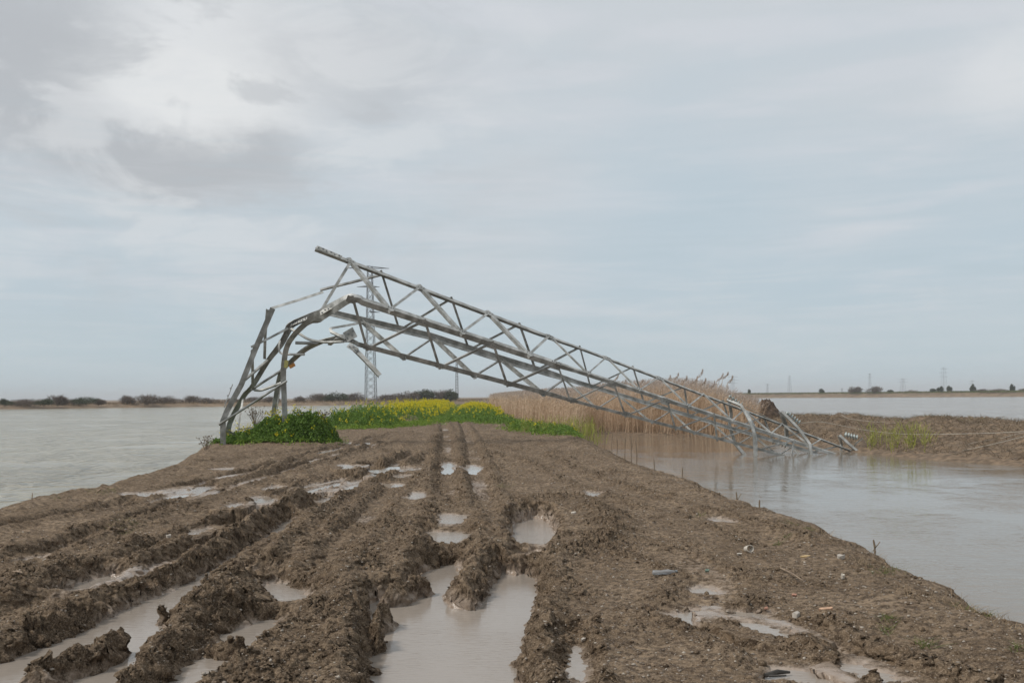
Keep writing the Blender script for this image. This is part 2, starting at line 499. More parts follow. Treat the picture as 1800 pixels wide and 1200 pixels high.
# ---- edges of the dirt embankment
XL_Y = [-8, 4, 10, 15.3, 17.8, 19.8, 23.2, 26.5, 29.2, 31.6, 34, 37, 42, 52, 60, 80, 115, 170, 200]
XL_X = [-7.4, -7.5, -7.7, -7.87, -8.14, -7.9, -8.1, -8.7, -9.26, -9.75, -10.4, -10.6, -10.2, -9.6, -9.3, -9.6, -10.2, -17, -20]
XR_Y = [-8, 4, 7.66, 8.5, 9.9, 12, 14.2, 16.4, 20.7, 26.6, 34, 45, 55, 75, 115, 200]
XR_X = [4.1, 4.0, 3.96, 3.90, 3.98, 4.12, 4.08, 3.76, 3.56, 3.06, 2.84, 2.9, 3.4, 3.0, 0.5, -5]
def _survey(xs, ys_):
    q = [W(a, b) for a, b in zip(xs, ys_)]
    return [p[0] for p in q], [p[1] for p in q]
XL_X, XL_Y = _survey(XL_X, XL_Y)
XR_X, XR_Y = _survey(XR_X, XR_Y)
SWELL = W(-7.7, 33.3)
def edges(Y):
    xl = np.interp(Y, XL_Y, XL_X); xr = np.interp(Y, XR_Y, XR_X)
    return xl, xr

def base_height(X, Y):
    xl, xr = edges(Y)
    wob = 0.20 * pnoise(X * 0.2 + 3.3, Y * 0.8, 40) + 0.10 * pnoise(X * 0.3, Y * 2.0, 42) + 0.05 * pnoise(X * 0.5, Y * 4.1, 41)
    e = np.minimum(X - xl, xr - X) + wob
    h = np.where(e < 0, e * 0.72, 0.0)
    h = h - 0.10 * np.exp(-np.clip(e, 0, 9) / 0.30) * (e > -0.05) - 0.10 * (e <= -0.05)
    h += 0.05 * np.exp(-((e - 0.55) / 0.35) ** 2)
    h += 0.20 * np.exp(-(((X - SWELL[0]) / 1.8) ** 2 + ((Y - SWELL[1]) / 2.0) ** 2))     # swell under the weeds
    return np.maximum(h, -1.7), e

# ---- ruts, ridges and pools, laid out on the ground
def GL(pts, z=0.0, n=6):
    return smooth_pts([G(a, b, z) for a, b in pts], n) if n else [G(a, b, z) for a, b in pts]

# pools: (outline, level, bank slope, influence width, depth)
POOLS = [
 ('main', [(650, 1420), (650, 1200), (651, 1120), (655, 1064), (700, 1050), (738, 1036), (742, 1012), (768, 998), (808, 994), (800, 1030), (782, 1056), (800, 1068), (834, 1069), (852, 1050), (868, 1024), (880, 1006), (905, 1011), (935, 1009), (947, 1040), (938, 1080), (924, 1130), (916, 1180), (908, 1230), (905, 1420)], -0.20, 1.5, 0.34, 0.10),
 ('far', [(902, 922), (945, 910), (974, 928), (976, 952), (962, 974), (908, 974), (897, 945)], -0.22, 1.8, 0.26, 0.08),
 ('left', [(513, 912), (500, 917), (467, 943), (400, 985), (333, 1023), (290, 1040), (207, 1077), (147, 1110), (33, 1153), (-60, 1190), (-260, 1330), (130, 1330), (213, 1193), (280, 1127), (300, 1090), (350, 1040), (372, 1017), (443, 968), (516, 927)], -0.16, 1.1, 0.32, 0.08),
 ('mid_a', [(420, 1022), (443, 1007), (475, 1002), (513, 1000), (493, 1008), (455, 1016)], -0.10, 0.6, 0.25, 0.04),
 ('mid_b', [(460, 1042), (473, 1024), (510, 1030), (546, 1048), (533, 1061), (490, 1061)], -0.12, 0.6, 0.25, 0.05),
 ('mid_c', [(300, 1193), (333, 1170), (367, 1146), (373, 1124), (400, 1111), (483, 1088), (493, 1106), (474, 1127), (443, 1150), (402, 1180), (365, 1204), (300, 1260), (210, 1300)], -0.14, 0.8, 0.28, 0.06),
 ('brown', [(80, 1062), (110, 1040), (165, 1016), (207, 1014), (200, 1030), (150, 1052)], -0.14, 1.3, 0.28, 0.03),
]
def ell(cx, cy, rx, ry, tilt=0.0, n=14, z=-0.03):
    out = []
    for k in range(n):
        a = 2 * math.pi * k / n
        q = 1 + 0.22 * math.sin(3 * a + cx) + 0.12 * math.sin(5 * a + cy)
        out.append(G(cx + rx * q * math.cos(a), cy + ry * q * math.sin(a) + tilt * rx * math.cos(a), z))
    return out
SMALL = [(318, 866, 46, 9, -.08), (250, 869, 30, 4, 0), (452, 880, 24, 6, -.1), (572, 870, 32, 7, -.12), (568, 853, 38, 5, -.25),
         (612, 852, 28, 5, -.22), (690, 826, 36, 4.5, -.08), (735, 873, 21, 7, 0), (793, 825, 20, 11, 0), (832, 826, 15, 9, 0),
         (800, 912, 30, 9, 0), (788, 944, 38, 11, 0), (685, 854, 30, 3.5, 0), (660, 833, 28, 4, -.1),
         (612, 820, 15, 4, 0), (1238, 1091, 50, 15, .2), (1345, 1096, 58, 13, .34), (1425, 1195, 75, 20, .12), (1238, 1039, 24, 5, .1),
         (1012, 1170, 15, 30, .2), (484, 858, 18, 3, -.1),
         (610, 780, 14, 2, -.1), (640, 781, 13, 1.8, -.1), (700, 838, 18, 3, -.1), (1270, 915, 20, 3, .1), (1045, 868, 13, 4, 0),
         (395, 825, 24, 2, 0)]
STREAKS = [(272, 884, 332, 868, .16), (335, 866, 376, 852, .20), (428, 847, 505, 832, .13), (395, 842, 450, 832, .12), (432, 884, 480, 871, .13), (535, 862, 602, 842, .15),
           (600, 858, 642, 842, .13), (543, 877, 600, 863, .16), (655, 836, 690, 826, .14), (690, 830, 750, 822, .18), (15, 992, 78, 972, .12), (312, 949, 366, 926, .10),
           (650, 853, 712, 851, .15), (395, 905, 425, 893, .10), (1290, 1088, 1400, 1124, .10), (1480, 1155, 1600, 1205, .11), (560, 800, 600, 790, .12), (470, 812, 520, 806, .12)]

# ruts: (centre line, half width, depth, shoulder height, wetness)
RUTS = [
 ([(772, 722), (780, 745), (785, 770), (783, 800), (786, 850), (792, 900), (790, 950), (770, 1010)], 0.26, 0.055, 0.05, 0.5),
 ([(800, 724), (815, 748), (828, 780), (836, 825), (846, 870), (852, 905)], 0.24, 0.05, 0.045, 0.5),
 ([(-60, 1225), (120, 1130), (300, 1060), (410, 985), (500, 918), (570, 878), (660, 832), (740, 790)], 0.24, 0.10, 0.10, 0.6),
 ([(230, 1260), (340, 1170), (430, 1105), (510, 1040), (590, 970), (650, 900), (700, 850), (760, 800)], 0.22, 0.05, 0.04, 0.4),
 ([(-40, 1000), (60, 972), (170, 935), (300, 892), (450, 842), (600, 800), (700, 772)], 0.20, 0.07, 0.05, 0.75),
 ([(-40, 1085), (80, 1050), (200, 1020), (330, 965), (450, 897), (560, 850), (680, 806)], 0.22, 0.07, 0.05, 0.7),
 ([(-60, 935), (120, 905), (260, 872), (400, 838), (540, 800), (640, 775)], 0.18, 0.06, 0.04, 0.7),
 ([(200, 990), (300, 950), (400, 918), (500, 865), (590, 838)], 0.15, 0.06, 0.04, 0.75),
 ([(250, 868), (380, 845), (520, 815), (620, 792)], 0.16, 0.045, 0.03, 0.7),
 ([(340, 815), (480, 800), (600, 782), (700, 762)], 0.18, 0.04, 0.03, 0.6),
 ([(1140, 1060), (1230, 1088), (1330, 1130), (1450, 1185), (1560, 1240)], 0.20, 0.05, 0.035, 0.55),
 ([(1230, 1062), (1330, 1090), (1450, 1130), (1570, 1180), (1690, 1230)], 0.18, 0.05, 0.04, 0.7),
 ([(935, 935), (932, 965), (922, 990), (916, 1025)], 0.26, 0.13, 0.0, 0.9),
 ([(1000, 1090), (1010, 1160), (1020, 1260)], 0.12, 0.07, 0.03, 0.8),
 ([(1090, 965), (1200, 985), (1260, 1035), (1210, 1070)], 0.25, 0.02, 0.012, 0.35),
 ([(1000, 870), (1120, 880), (1260, 912), (1380, 960)], 0.25, 0.02, 0.012, 0.35),
 ([(930, 800), (1020, 840), (1140, 880)], 0.30, 0.02, 0.012, 0.3),
]
# spoil ridges thrown up beside the ruts: (line, half width, height, cloddiness)
RIDGES = [
 ([(596, 1010), (630, 990), (680, 975), (740, 968), (800, 960)], 0.20, 0.20, 1.0),          # behind the pit
 ([(590, 990), (610, 1050), (600, 1100), (560, 1150), (520, 1220)], 0.30, 0.12, 0.8),
 ([(640, 1080), (630, 1140), (625, 1230)], 0.16, 0.10, 1.0),
 ([(905, 930), (880, 975), (850, 1025), (818, 1062)], 0.20, 0.16, 0.5),                      # spit between the two arms
 ([(880, 890), (930, 882), (985, 878), (1010, 876)], 0.16, 0.13, 0.8),
 ([(1000, 880), (1050, 895), (1075, 920), (1060, 955), (1010, 965), (975, 980)], 0.30, 0.20, 1.0),
 ([(965, 990), (960, 1050), (948, 1110), (950, 1180), (945, 1260)], 0.26, 0.15, 0.8),
 ([(985, 1110), (975, 1150)], 0.20, 0.07, 1.0),
 ([(518, 882), (470, 922), (420, 955), (345, 997), (270, 1030), (200, 1060)], 0.20, 0.19, 0.8),
 ([(330, 935), (290, 950), (220, 965), (150, 985), (70, 1010), (-20, 1045)], 0.24, 0.20, 1.0),
 ([(140, 1075), (70, 1100), (0, 1140), (-60, 1165)], 0.26, 0.13, 1.0),
 ([(520, 1010), (440, 1030), (395, 1040), (370, 1075), (310, 1140), (235, 1220)], 0.26, 0.15, 0.9),
 ([(480, 1060), (430, 1062), (380, 1085)], 0.16, 0.12, 1.0),
 ([(205, 1143), (170, 1160), (120, 1178), (60, 1200)], 0.10, 0.21, 1.0),                     # island in the left pool
 ([(388, 1147), (430, 1150)], 0.09, 0.17, 1.0),
 ([(680, 1084), (664, 1100)], 0.07, 0.20, 1.0),
 ([(690, 1052), (720, 1040), (745, 1030)], 0.10, 0.14, 1.0),
 ([(300, 895), (250, 912), (200, 935)], 0.25, 0.12, 1.0),
 ([(40, 960), (0, 985), (-30, 1000)], 0.2, 0.14, 0.8),
 ([(560, 912), (640, 930), (700, 920)], 0.35, 0.12, 0.9),
 ([(640, 960), (700, 940), (760, 930), (830, 920)], 0.30, 0.10, 0.8),
 ([(806, 745), (806, 790), (812, 850), (822, 880)], 0.12, 0.07, 0.5),
 ([(762, 735), (766, 790), (762, 850), (768, 900)], 0.25, 0.07, 0.7),
 ([(1320, 1085), (1370, 1110), (1440, 1145), (1520, 1190)], 0.10, 0.09, 0.8),
 ([(545, 1150), (500, 1185), (450, 1230)], 0.30, 0.06, 0.7),
 ([(640, 770), (730, 762)], 0.4, 0.10, 0.7),
]

# ---- mesh lattice, finer towards the near end of the track
ys = [-6.0]
while ys[-1] < 4.0: ys.append(ys[-1] + 0.08)
while ys[-1] < 90: ys.append(ys[-1] + max(0.0105, 0.0021 * ys[-1] * (1 + max(0, ys[-1] - 18) / 40)))
ys = np.array(ys)
uu = np.linspace(-1, 1, 4001)
NC = 1240
xx0 = np.linspace(-10.8, 6.8, 8000)
dens = 0.35 + 1.0 * sstep(-7.0, -4.0, xx0) * sstep(5.2, 3.6, xx0)
cum = np.concatenate([[0], np.cumsum((dens[1:] + dens[:-1]) / 2)]); cum /= cum[-1]
xcol = np.interp(np.linspace(0, 1, NC), cum, xx0)
Yg, Xg = np.meshgrid(ys, xcol, indexing='ij')
# follow the bank's edges
xl, xr = edges(Yg)
sL = np.clip((-xcol - 4) / 4.0, 0, 1)[None, :]; sR = np.clip((xcol - 2.2) / 1.8, 0, 1)[None, :]
Xg = Xg + sL * (xl + 7.7) + sR * (xr - 4.0)
H, EDGE = base_height(Xg, Yg)
inner = sstep(-0.1, 0.5, EDGE)
H += (0.035 * fbm(Xg, Yg, 0.45, 3, 0.5, 1) + 0.035 * (np.abs(fbm(Xg, Yg * 0.8, 1.1, 4, 0.55, 3)) - 0.25) * sstep(7, 14, Yg) + 0.07 * (np.abs(fbm(Xg, Yg * 0.55, 0.75, 4, 0.6, 7)) - 0.22) * sstep(15, 26, Yg)) * inner
turned = 0.20 + 0.38 * np.clip(fbm(Xg, Yg, 0.55, 4, 0.6, 5), -0.4, 1) - 0.08 * sstep(0.8, 2.0, Xg)
turned = np.clip(turned + 0.45 * np.exp(-((EDGE - 0.15) / 0.35) ** 2) * sstep(-.2, .3, pnoise(Xg * 0.9, Yg * 0.7, 17)), 0, 1)
H += 0.06 * clods(Xg, Yg * 0.8, 2.2, 19, 0.4) * np.exp(-((EDGE - 0.05) / 0.3) ** 2)
wet = np.zeros_like(H)
wx = 0.10 * fbm(Xg, Yg, 1.3, 3, 0.55, 61); wy = 0.10 * fbm(Xg, Yg, 1.3, 3, 0.55, 71)
wx += 0.03 * pnoise(Xg * 7, Yg * 7, 81); wy += 0.03 * pnoise(Xg * 7, Yg * 7, 82)

def window(pts, pad):
    p = np.array(pts); x0, y0 = p.min(0) - pad; x1, y1 = p.max(0) + pad
    i0, i1 = np.searchsorted(ys, [y0, y1])
    j = np.where((Xg[i0:max(i1, i0 + 1)] >= x0).any(0) & (Xg[i0:max(i1, i0 + 1)] <= x1).any(0))[0]
    if len(j) == 0 or i1 <= i0: return None
    return (slice(i0, i1), slice(j[0], j[-1] + 1))

for pts, hw, dep, sh, wt_ in RUTS:
    L = GL(pts)
    w = window(L, 1.5)
    if w is None: continue
    x = Xg[w] + 0.45 * wx[w]; y = Yg[w] + 0.45 * wy[w]
    d, t = poly_dist(x, y, L)
    fade = sstep(0, 0.06, t) * sstep(1, 0.94, t)
    var = 0.95 + 0.45 * pnoise(x * 0.6, y * 0.4, 91)
    prof = 1 - sstep(hw * 0.55, hw * 1.25, d)
    H[w] += fade * (-1.25 * dep * var * prof + 1.05 * sh * var * np.exp(-((d - hw * 1.55) / (hw * 0.55)) ** 2))
    wet[w] = np.maximum(wet[w], fade * wt_ * (1 - sstep(hw * 0.5, hw * 1.1, d)) * np.clip(0.55 + 0.9 * pnoise(x * 0.7, y * 0.45, 93), 0, 1.2))
    if hw < 0.27 and len(pts) > 3:
        seg = np.hypot(*np.diff(np.array(L), axis=0).T); cl_ = np.concatenate([[0], np.cumsum(seg)])
        sd_ = np.interp(t * (len(L) - 1), np.arange(len(L)), cl_)
        lug = sstep(0.1, 0.7, np.sin(2 * np.pi * (sd_ / 0.17 + 1.1 * d))) * (1 - sstep(hw * 0.9, hw * 1.2, d)) * sstep(-0.15, 0.35, pnoise(x * 0.8, y * 0.5, 97))
        H[w] += fade * 0.016 * lug * sstep(26, 14, y)
    turned[w] = np.maximum(turned[w], fade * 0.65 * np.exp(-((d - hw * 1.5) / (hw * 0.7)) ** 2))
for pts, hw, hh, cl in RIDGES:
    L = GL(pts)
    w = window(L, 1.4)
    if w is None: continue
    x = Xg[w] + wx[w]; y = Yg[w] + wy[w]
    d, t = poly_dist(x, y, L)
    var = 0.75 + 0.55 * pnoise(x * 1.7, y * 1.7, 95)
    g = np.exp(-(d / hw) ** 2)
    H[w] += 0.37 * hh * var * g
    turned[w] = np.maximum(turned[w], cl * np.exp(-(d / (hw * 1.35)) ** 2))
    wet[w] *= 1 - 0.9 * g

# clods and crumbs
near_fade = 1.0
turned = np.clip(turned + 0.5 * (np.abs(fbm(Xg, Yg * 0.55, 0.75, 4, 0.6, 7)) - 0.2) * sstep(15, 26, Yg), 0, 1)
patch = 0.30 + 0.95 * sstep(-0.30, 0.35, fbm(Xg, Yg, 1.5, 3, 0.55, 193))
rough = patch * np.clip(turned, 0, 1.1) * inner * (1 - 0.85 * np.clip(wet, 0, 1))
c1 = clods(Xg, Yg, 5.0, 201, 0.35); c2 = clods(Xg + 3.3, Yg, 11.0, 211, 0.3); c3 = clods(Xg, Yg + 1.7, 24.0, 221, 0.25)
crumb = np.abs(fbm(Xg, Yg, 9.0, 4, 0.6, 231))
c3b = clods(Xg + 0.7, Yg + 0.3, 45.0, 241, 0.2)
H += rough * (0.018 * c1 * sstep(0.35, 0.8, rough) + 0.022 * c2 + 0.019 * c3 + 0.013 * c3b + 0.052 * crumb - 0.010)
H += (0.0055 * fbm(Xg, Yg, 11.0, 3, 0.6, 251) + 0.007 * c3 + 0.004 * c3b + 0.010 * np.clip(fbm(Xg, Yg, 2.2, 4, 0.6, 261), -0.6, 1)) * inner * (1 - 0.8 * np.clip(wet, 0, 1))

# pools carve last, so that their water lies level
POOL_OUT = []
def carve(poly, level, slope, infl, depth, lump=1.0):
    w = window(poly, infl + 0.5)
    if w is None: return
    x = Xg[w] + 0.42 * wx[w] * lump; y = Yg[w] + 0.42 * wy[w] * lump
    d = poly_sd(x, y, poly)
    d = d + 0.045 * (c2[w] - 0.25) + 0.03 * fbm(Xg[w], Yg[w], 7.0, 3, 0.6, 777) * min(1.0, lump * 1.5)
    tex = rough[w] * (0.05 * c2[w] + 0.03 * c3[w] + 0.04 * crumb[w])
    prof = level + np.where(d < 0, np.maximum(d * 0.7, -depth), d * slope + tex * sstep(0, 0.06, d))
    k = sstep(0.02, infl, d)
    old = H[w]
    H[w] = np.where(d < infl, prof * (1 - k) + np.maximum(old, level + 0.012) * k, old)
    near = np.exp(-np.clip(d, 0, 9) / 0.10)
    wet[w] = np.maximum(wet[w], near * (1 - 0.65 * np.clip(turned[w], 0, 1)))
for nm, poly, lev, slope, infl, dep in POOLS:
    g = [G(a, b, lev) for a, b in poly]
    g = smooth_pts(g + [g[0]], 4)[:-1]
    carve(g, lev, slope, infl, dep); POOL_OUT.append((g, lev))
for cx, cy, rx, ry, tl in SMALL:
    # level just under the ground that surrounds the hollow
    gx, gy = G(cx, cy, 0)
    i = int(np.searchsorted(ys, gy)); j = int(np.argmin(np.abs(Xg[i] - gx)))
    lev = float(np.percentile(H[max(i - 4, 0):i + 5, max(j - 6, 0):j + 7], 25)) - 0.010
    g = ell(cx, cy, rx, ry, tl, 16, lev)
    sz = math.hypot(g[0][0] - g[8][0], g[0][1] - g[8][1])
    carve(g, lev, 0.22, 0.22 + 0.10 * sz, 0.03, min(1.0, sz * 0.8)); POOL_OUT.append((g, lev))
for x0, y0, x1, y1, hw in STREAKS:
    a, b = np.array(G(x0, y0)), np.array(G(x1, y1)); d = (b - a); L_ = np.hypot(*d); nrm_ = np.array([-d[1], d[0]]) / L_
    m0 = (a + b) / 2; i = int(np.searchsorted(ys, m0[1])); j = int(np.argmin(np.abs(Xg[i] - m0[0])))
    lev = float(np.percentile(H[max(i - 5, 0):i + 6, max(j - 8, 0):j + 9], 40)) - 0.004
    tk = np.linspace(0, 1, 9); prf = hw * (np.sin(np.pi * tk) ** .6) * (0.7 + 0.5 * RNG.random(9)); sway = 0.25 * hw * RNG.normal(size=9)
    g = [tuple(a + d * t + nrm_ * (q + sw)) for t, q, sw in zip(tk, prf, sway)] + [tuple(a + d * t + nrm_ * (sw - q)) for t, q, sw in list(zip(tk, prf, sway))[::-1][1:-1]]
    carve(g, lev, 0.25, 0.20, 0.025, 0.35); POOL_OUT.append((g, lev))
# islands stand up out of the pools
for pts, hw, hh in (([(205, 1143), (170, 1160), (120, 1178), (60, 1200)], 0.10, 0.17), ([(388, 1147), (432, 1150)], 0.09, 0.12),
                    ([(682, 1084), (666, 1098)], 0.06, 0.15), ([(690, 1050), (720, 1040), (748, 1030)], 0.09, 0.14), ([(655, 1115), (662, 1128)], 0.05, 0.15),
                    ([(290, 1088), (300, 1080)], 0.05, 0.10)):
    L = GL(pts, -0.12); w = window(L, 0.6)
    d, t = poly_dist(Xg[w] + 0.5 * wx[w], Yg[w] + 0.5 * wy[w], L)
    g = np.exp(-(d / hw) ** 2)
    H[w] = np.maximum(H[w], -0.28 + (hh + 0.10) * g + 0.06 * g * (c2[w] + 0.5 * c3[w]) + 0.04 * g * crumb[w])
    turned[w] = np.maximum(turned[w], g); wet[w] *= 1 - 0.8 * g

NR = len(ys)
# steep faces are broken sideways as well as in height
gy = np.abs(np.gradient(H, axis=0)) / np.maximum(np.gradient(Yg, axis=0), 1e-4); gx = np.abs(np.gradient(H, axis=1)) / np.maximum(np.gradient(Xg, axis=1), 1e-4)
steep = sstep(0.25, 1.1, np.hypot(gx, gy)) * (H > -0.6)
dX = 0.045 * fbm(Yg + 5.0, H * 1.5 + Xg * .35, 7.0, 4, 0.6, 601) * steep; dY = 0.045 * fbm(Xg + 9.0, H * 1.5 + Yg * .35, 7.0, 4, 0.6, 611) * steep
Xs, Ys = Xg + dX, Yg + dY
def grid_faces(nr, nc):
    i = np.arange(nr - 1)[:, None] * nc + np.arange(nc - 1)[None, :]
    return np.stack([i, i + 1, i + nc + 1, i + nc], -1).reshape(-1, 4)
dirt = np_mesh('dirt_road', np.stack([Xs, Ys, H], -1).reshape(-1, 3), grid_faces(NR, NC), M['mud'], smooth=True,
               attrs={'wet': wet.ravel(), 'turned': turned.ravel()})
tag(dirt, kind='structure')

def height_at(x, y):
    i = int(np.clip(np.searchsorted(ys, y), 1, NR - 1))
    j = int(np.argmin(np.abs(Xg[i] - x)))
    return float(H[i, j])
def heights(x, y):
    i = np.clip(np.searchsorted(ys, y), 1, NR - 1)
    out = np.zeros(len(x))
    for k in range(len(x)):
        j = np.searchsorted(Xg[i[k]], x[k]); j = min(max(j, 0), NC - 1)
        out[k] = H[i[k], j]
    return out

# pool water sheets, cut to the hollow that holds them
for g, lev in POOL_OUT:
    p = np.array(g); c = p.mean(0)
    r = p - c
    # widen slightly so that the sheet runs under its banks
    nrm = []
    n = len(p)
    area = 0.5 * np.sum(p[:, 0] * np.roll(p[:, 1], -1) - np.roll(p[:, 0], -1) * p[:, 1])
    for k in range(n):
        tdir = p[(k + 1) % n] - p[k - 1]
        q = np.array([tdir[1], -tdir[0]]) * (1 if area > 0 else -1)
        nrm.append(q / (np.linalg.norm(q) + 1e-9))
    size = max(np.ptp(p[:, 0]), np.ptp(p[:, 1]))
    p2 = p + np.array(nrm) * min(0.09, 0.06 * size + 0.02)
    me = bpy.data.meshes.new('puddle')
    me.from_pydata([(a, b, lev) for a, b in p2], [], [tuple(range(n)) if area > 0 else tuple(range(n - 1, -1, -1))])
    me.update(); me.materials.append(M['puddle'])
    o = bpy.data.objects.new('puddle', me); COL.objects.link(o); tag(o, kind='structure')

# ---- the embankment runs on beyond the near stretch
yf = np.concatenate([np.arange(89.3, 150, 0.8), np.arange(150, 372, 3.0)])
uf = np.linspace(0, 1, 90)
Yf, Uf = np.meshgrid(yf, uf, indexing='ij')
xl, xr = edges(Yf); Xf = (xl - 3) + Uf * (xr - xl + 6)
Hf, ef = base_height(Xf, Yf)
Hf += 0.05 * fbm(Xf, Yf, 0.5, 4, 0.55, 301) * sstep(-0.1, 0.5, ef)
o = np_mesh('embankment', np.stack([Xf, Yf, Hf], -1).reshape(-1, 3), grid_faces(len(yf), 90), M['mud'], smooth=True,
            attrs={'wet': np.zeros(Hf.size), 'turned': np.full(Hf.size, 0.3)})
tag(o, kind='structure')

# ---- three bodies of water at one level, divided by the banks
def water(name, outline, mat):
    me = bpy.data.meshes.new(name)
    me.from_pydata([(a, b, WATER_Z) for a, b in outline], [], [tuple(range(len(outline)))])
    me.update(); me.materials.append(mat)
    o = bpy.data.objects.new(name, me); COL.objects.link(o); tag(o, kind='structure')
water('lake', [(-4, -6), W(-4.5, 60), W(-7, 115), (-30, 372), (-60, 520), (-3000, 520), (-3000, -100), (-4, -100)], M['lake'])
DIV = [W(x, y, 0.2) for x, y in ((46, 22), (23, 44), (19, 54), (15, 63), (10, 74), (5, 90))]
water('pond', [(0, -100), (300, -100)] + DIV + [(0, DIV[-1][1])], M['pond'])
water('lagoon', [(a + 0.02, b) for a, b in reversed(DIV)] + [(300.02, -100), (3500, -100), (3500, 1200), (-30, 1200), (-25, 372), (-2, 160)], M['lagoon'])

# ---- spoil bank on the right, and the ground the reeds stand in
BF = [(75, -8), (36, 14), (22, 27), (17, 33.5), (14.6, 39.6), (13.3, 47), (12.4, 55), (7.5, 59), (4.2, 60.5), (2.6, 66), (0.5, 100), (-3, 160)]
BK = [(82, 0), (44, 24), (30, 38), (25, 45), (20.8, 53), (17, 61.5), (14.5, 70), (11, 85), (7.5, 95), (6, 105), (3, 130), (0, 190)]
BB = [(86, 4), (48, 29), (34, 42), (28.2, 48.8), (23.5, 57), (19.3, 66), (17, 76), (14, 92), (11, 105), (9, 118), (8, 150), (6, 215)]
BH = [0.5, 0.45, 0.42, 0.42, 0.36, 0.36, 0.15, 0.0, -0.1, -0.1, -0.1, -0.1]
BF = [W(x, y, -0.7) for x, y in BF]; BB = [W(x, y, -0.7) for x, y in BB]; BK = [W(x, y, z) for (x, y), z in zip(BK, BH)]
ss = np.linspace(0, 1, 560)
f_ = np.array(smooth_pts(BF, 20)); k_ = np.array(smooth_pts(BK, 20)); b_ = np.array(smooth_pts(BB, 20)); hh_ = np.interp(np.linspace(0, 1, len(f_)), np.linspace(0, 1, len(BH)), BH)
def res(a): return np.stack([np.interp(ss, np.linspace(0, 1, len(a)), a[:, q]) for q in (0, 1)], -1)
f_, k_, b_ = res(f_), res(k_), res(b_); hh_ = np.interp(ss, np.linspace(0, 1, len(hh_)), hh_)
tt = np.linspace(0, 1, 170)
def loft_xy(t):
    """t: 0 below the pond, 0.12 pond waterline, 0.7 crest, 0.92 lagoon waterline, 1 below it"""
    T = np.array([0, 0.12, 0.70, 0.92, 1.0])
    fo = f_ + (f_ - k_) * 0.25; bo = b_ + (b_ - k_) * 0.35
    st = [fo, f_, k_, b_, bo]
    i = int(np.clip(np.searchsorted(T, t) - 1, 0, 3)); w = (t - T[i]) / (T[i + 1] - T[i])
    return st[i] * (1 - w) + st[i + 1] * w
XY = np.stack([loft_xy(t) for t in tt], 1)
zprof = np.zeros((len(ss), len(tt)))
for j, t in enumerate(tt):
    zprof[:, j] = np.where(t < 0.12, -1.25 + (t / 0.12) * 0.55, np.where(t < 0.70, -0.70 + (hh_ + 0.70) * np.sin(np.clip((t - 0.12) / 0.58, 0, 1) * np.pi / 2) ** 0.85,
                  np.where(t < 0.92, hh_ + (-0.70 - hh_) * sstep(0, 1, np.clip((t - 0.70) / 0.22, 0, 1)), -0.70 - (t - 0.92) / 0.08 * 0.6)))
bx, by = XY[..., 0], XY[..., 1]
rel = sstep(0.05, 0.25, tt)[None, :] * sstep(0.98, 0.85, tt)[None, :]
zprof = zprof + (0.16 * fbm(bx, by, 0.35, 5, 0.55, 401) + 0.12 * np.abs(fbm(bx, by, 1.3, 4, 0.6, 411)) + 0.08 * clods(bx, by, 1.6, 421, 0.3)) * rel + 0.05 * fbm(bx, by, 0.8, 3, .5, 431)
o = np_mesh('spoil_bank', np.stack([bx, by, zprof], -1).reshape(-1, 3), grid_faces(len(ss), len(tt)), M['bank'], smooth=True)
tag(o, kind='structure')
def bank_point(s, t):
    i = int(np.clip(s * (len(ss) - 1), 0, len(ss) - 1)); j = int(np.clip(t * (len(tt) - 1), 0, len(tt) - 1))
    return (bx[i, j], by[i, j], zprof[i, j])
def bank_z(x, y):
    k = np.argmin((bx - x) ** 2 + (by - y) ** 2)
    return float(zprof.flat[k])

# ---- low land beyond the water
def shore(name, front, crest, depth, mat, rise=7.0):
    fr = np.array(smooth_pts(front, 30))
    rows = [(-6, -1.3), (-1.0, -0.78), (0.6, -0.55), (rise * 0.5, crest * 0.45), (rise, crest), (rise * 2.2, crest * 0.97), (60, crest * 0.9), (200, crest * 0.9), (depth, crest * 0.9)]
    V = []
    for d, z in rows:
        q = fr * (1 + d / np.linalg.norm(fr, axis=1))[:, None]
        zz = z + (0.16 * fbm(q[:, 0], q[:, 1], 0.05, 4, 0.6, 501) if 1 < d < 100 else 0)
        V.append(np.column_stack([q, np.full(len(q), z) + zz - z]))
    V = np.array(V)
    o = np_mesh(name, V.reshape(-1, 3), grid_faces(len(rows), len(fr)), mat, smooth=True)
    tag(o, kind='structure')
    return fr
SH_L = [G(px, py, WATER_Z) for px, py in ((-1400, 729), (-800, 725), (-400, 722.2), (0, 719), (200, 716.5), (400, 714.2), (640, 711.5), (760, 709.5), (850, 707.5), (930, 706))]
SH_R = [G(px, py, WATER_Z) for px, py in ((960, 704), (1080, 702), (1200, 700.7), (1300, 699.6), (1500, 698.4), (1700, 697.4), (1800, 697), (2100, 695), (2700, 692))]
frL = shore('left_shore', SH_L, 0.45, 8000, M['shore'])
frR = shore('right_shore', SH_R, 2.9, 8000, M['shore'], 16.0)

# ================================================================== FALLEN PYLON
pylon = thing('fallen_pylon', 'buckled grey lattice pylon folded over from the weedy bank down into the pond', 'pylon', P(387, 785, 32.5))
def lerp3(a, b, t): return a + (b - a) * t
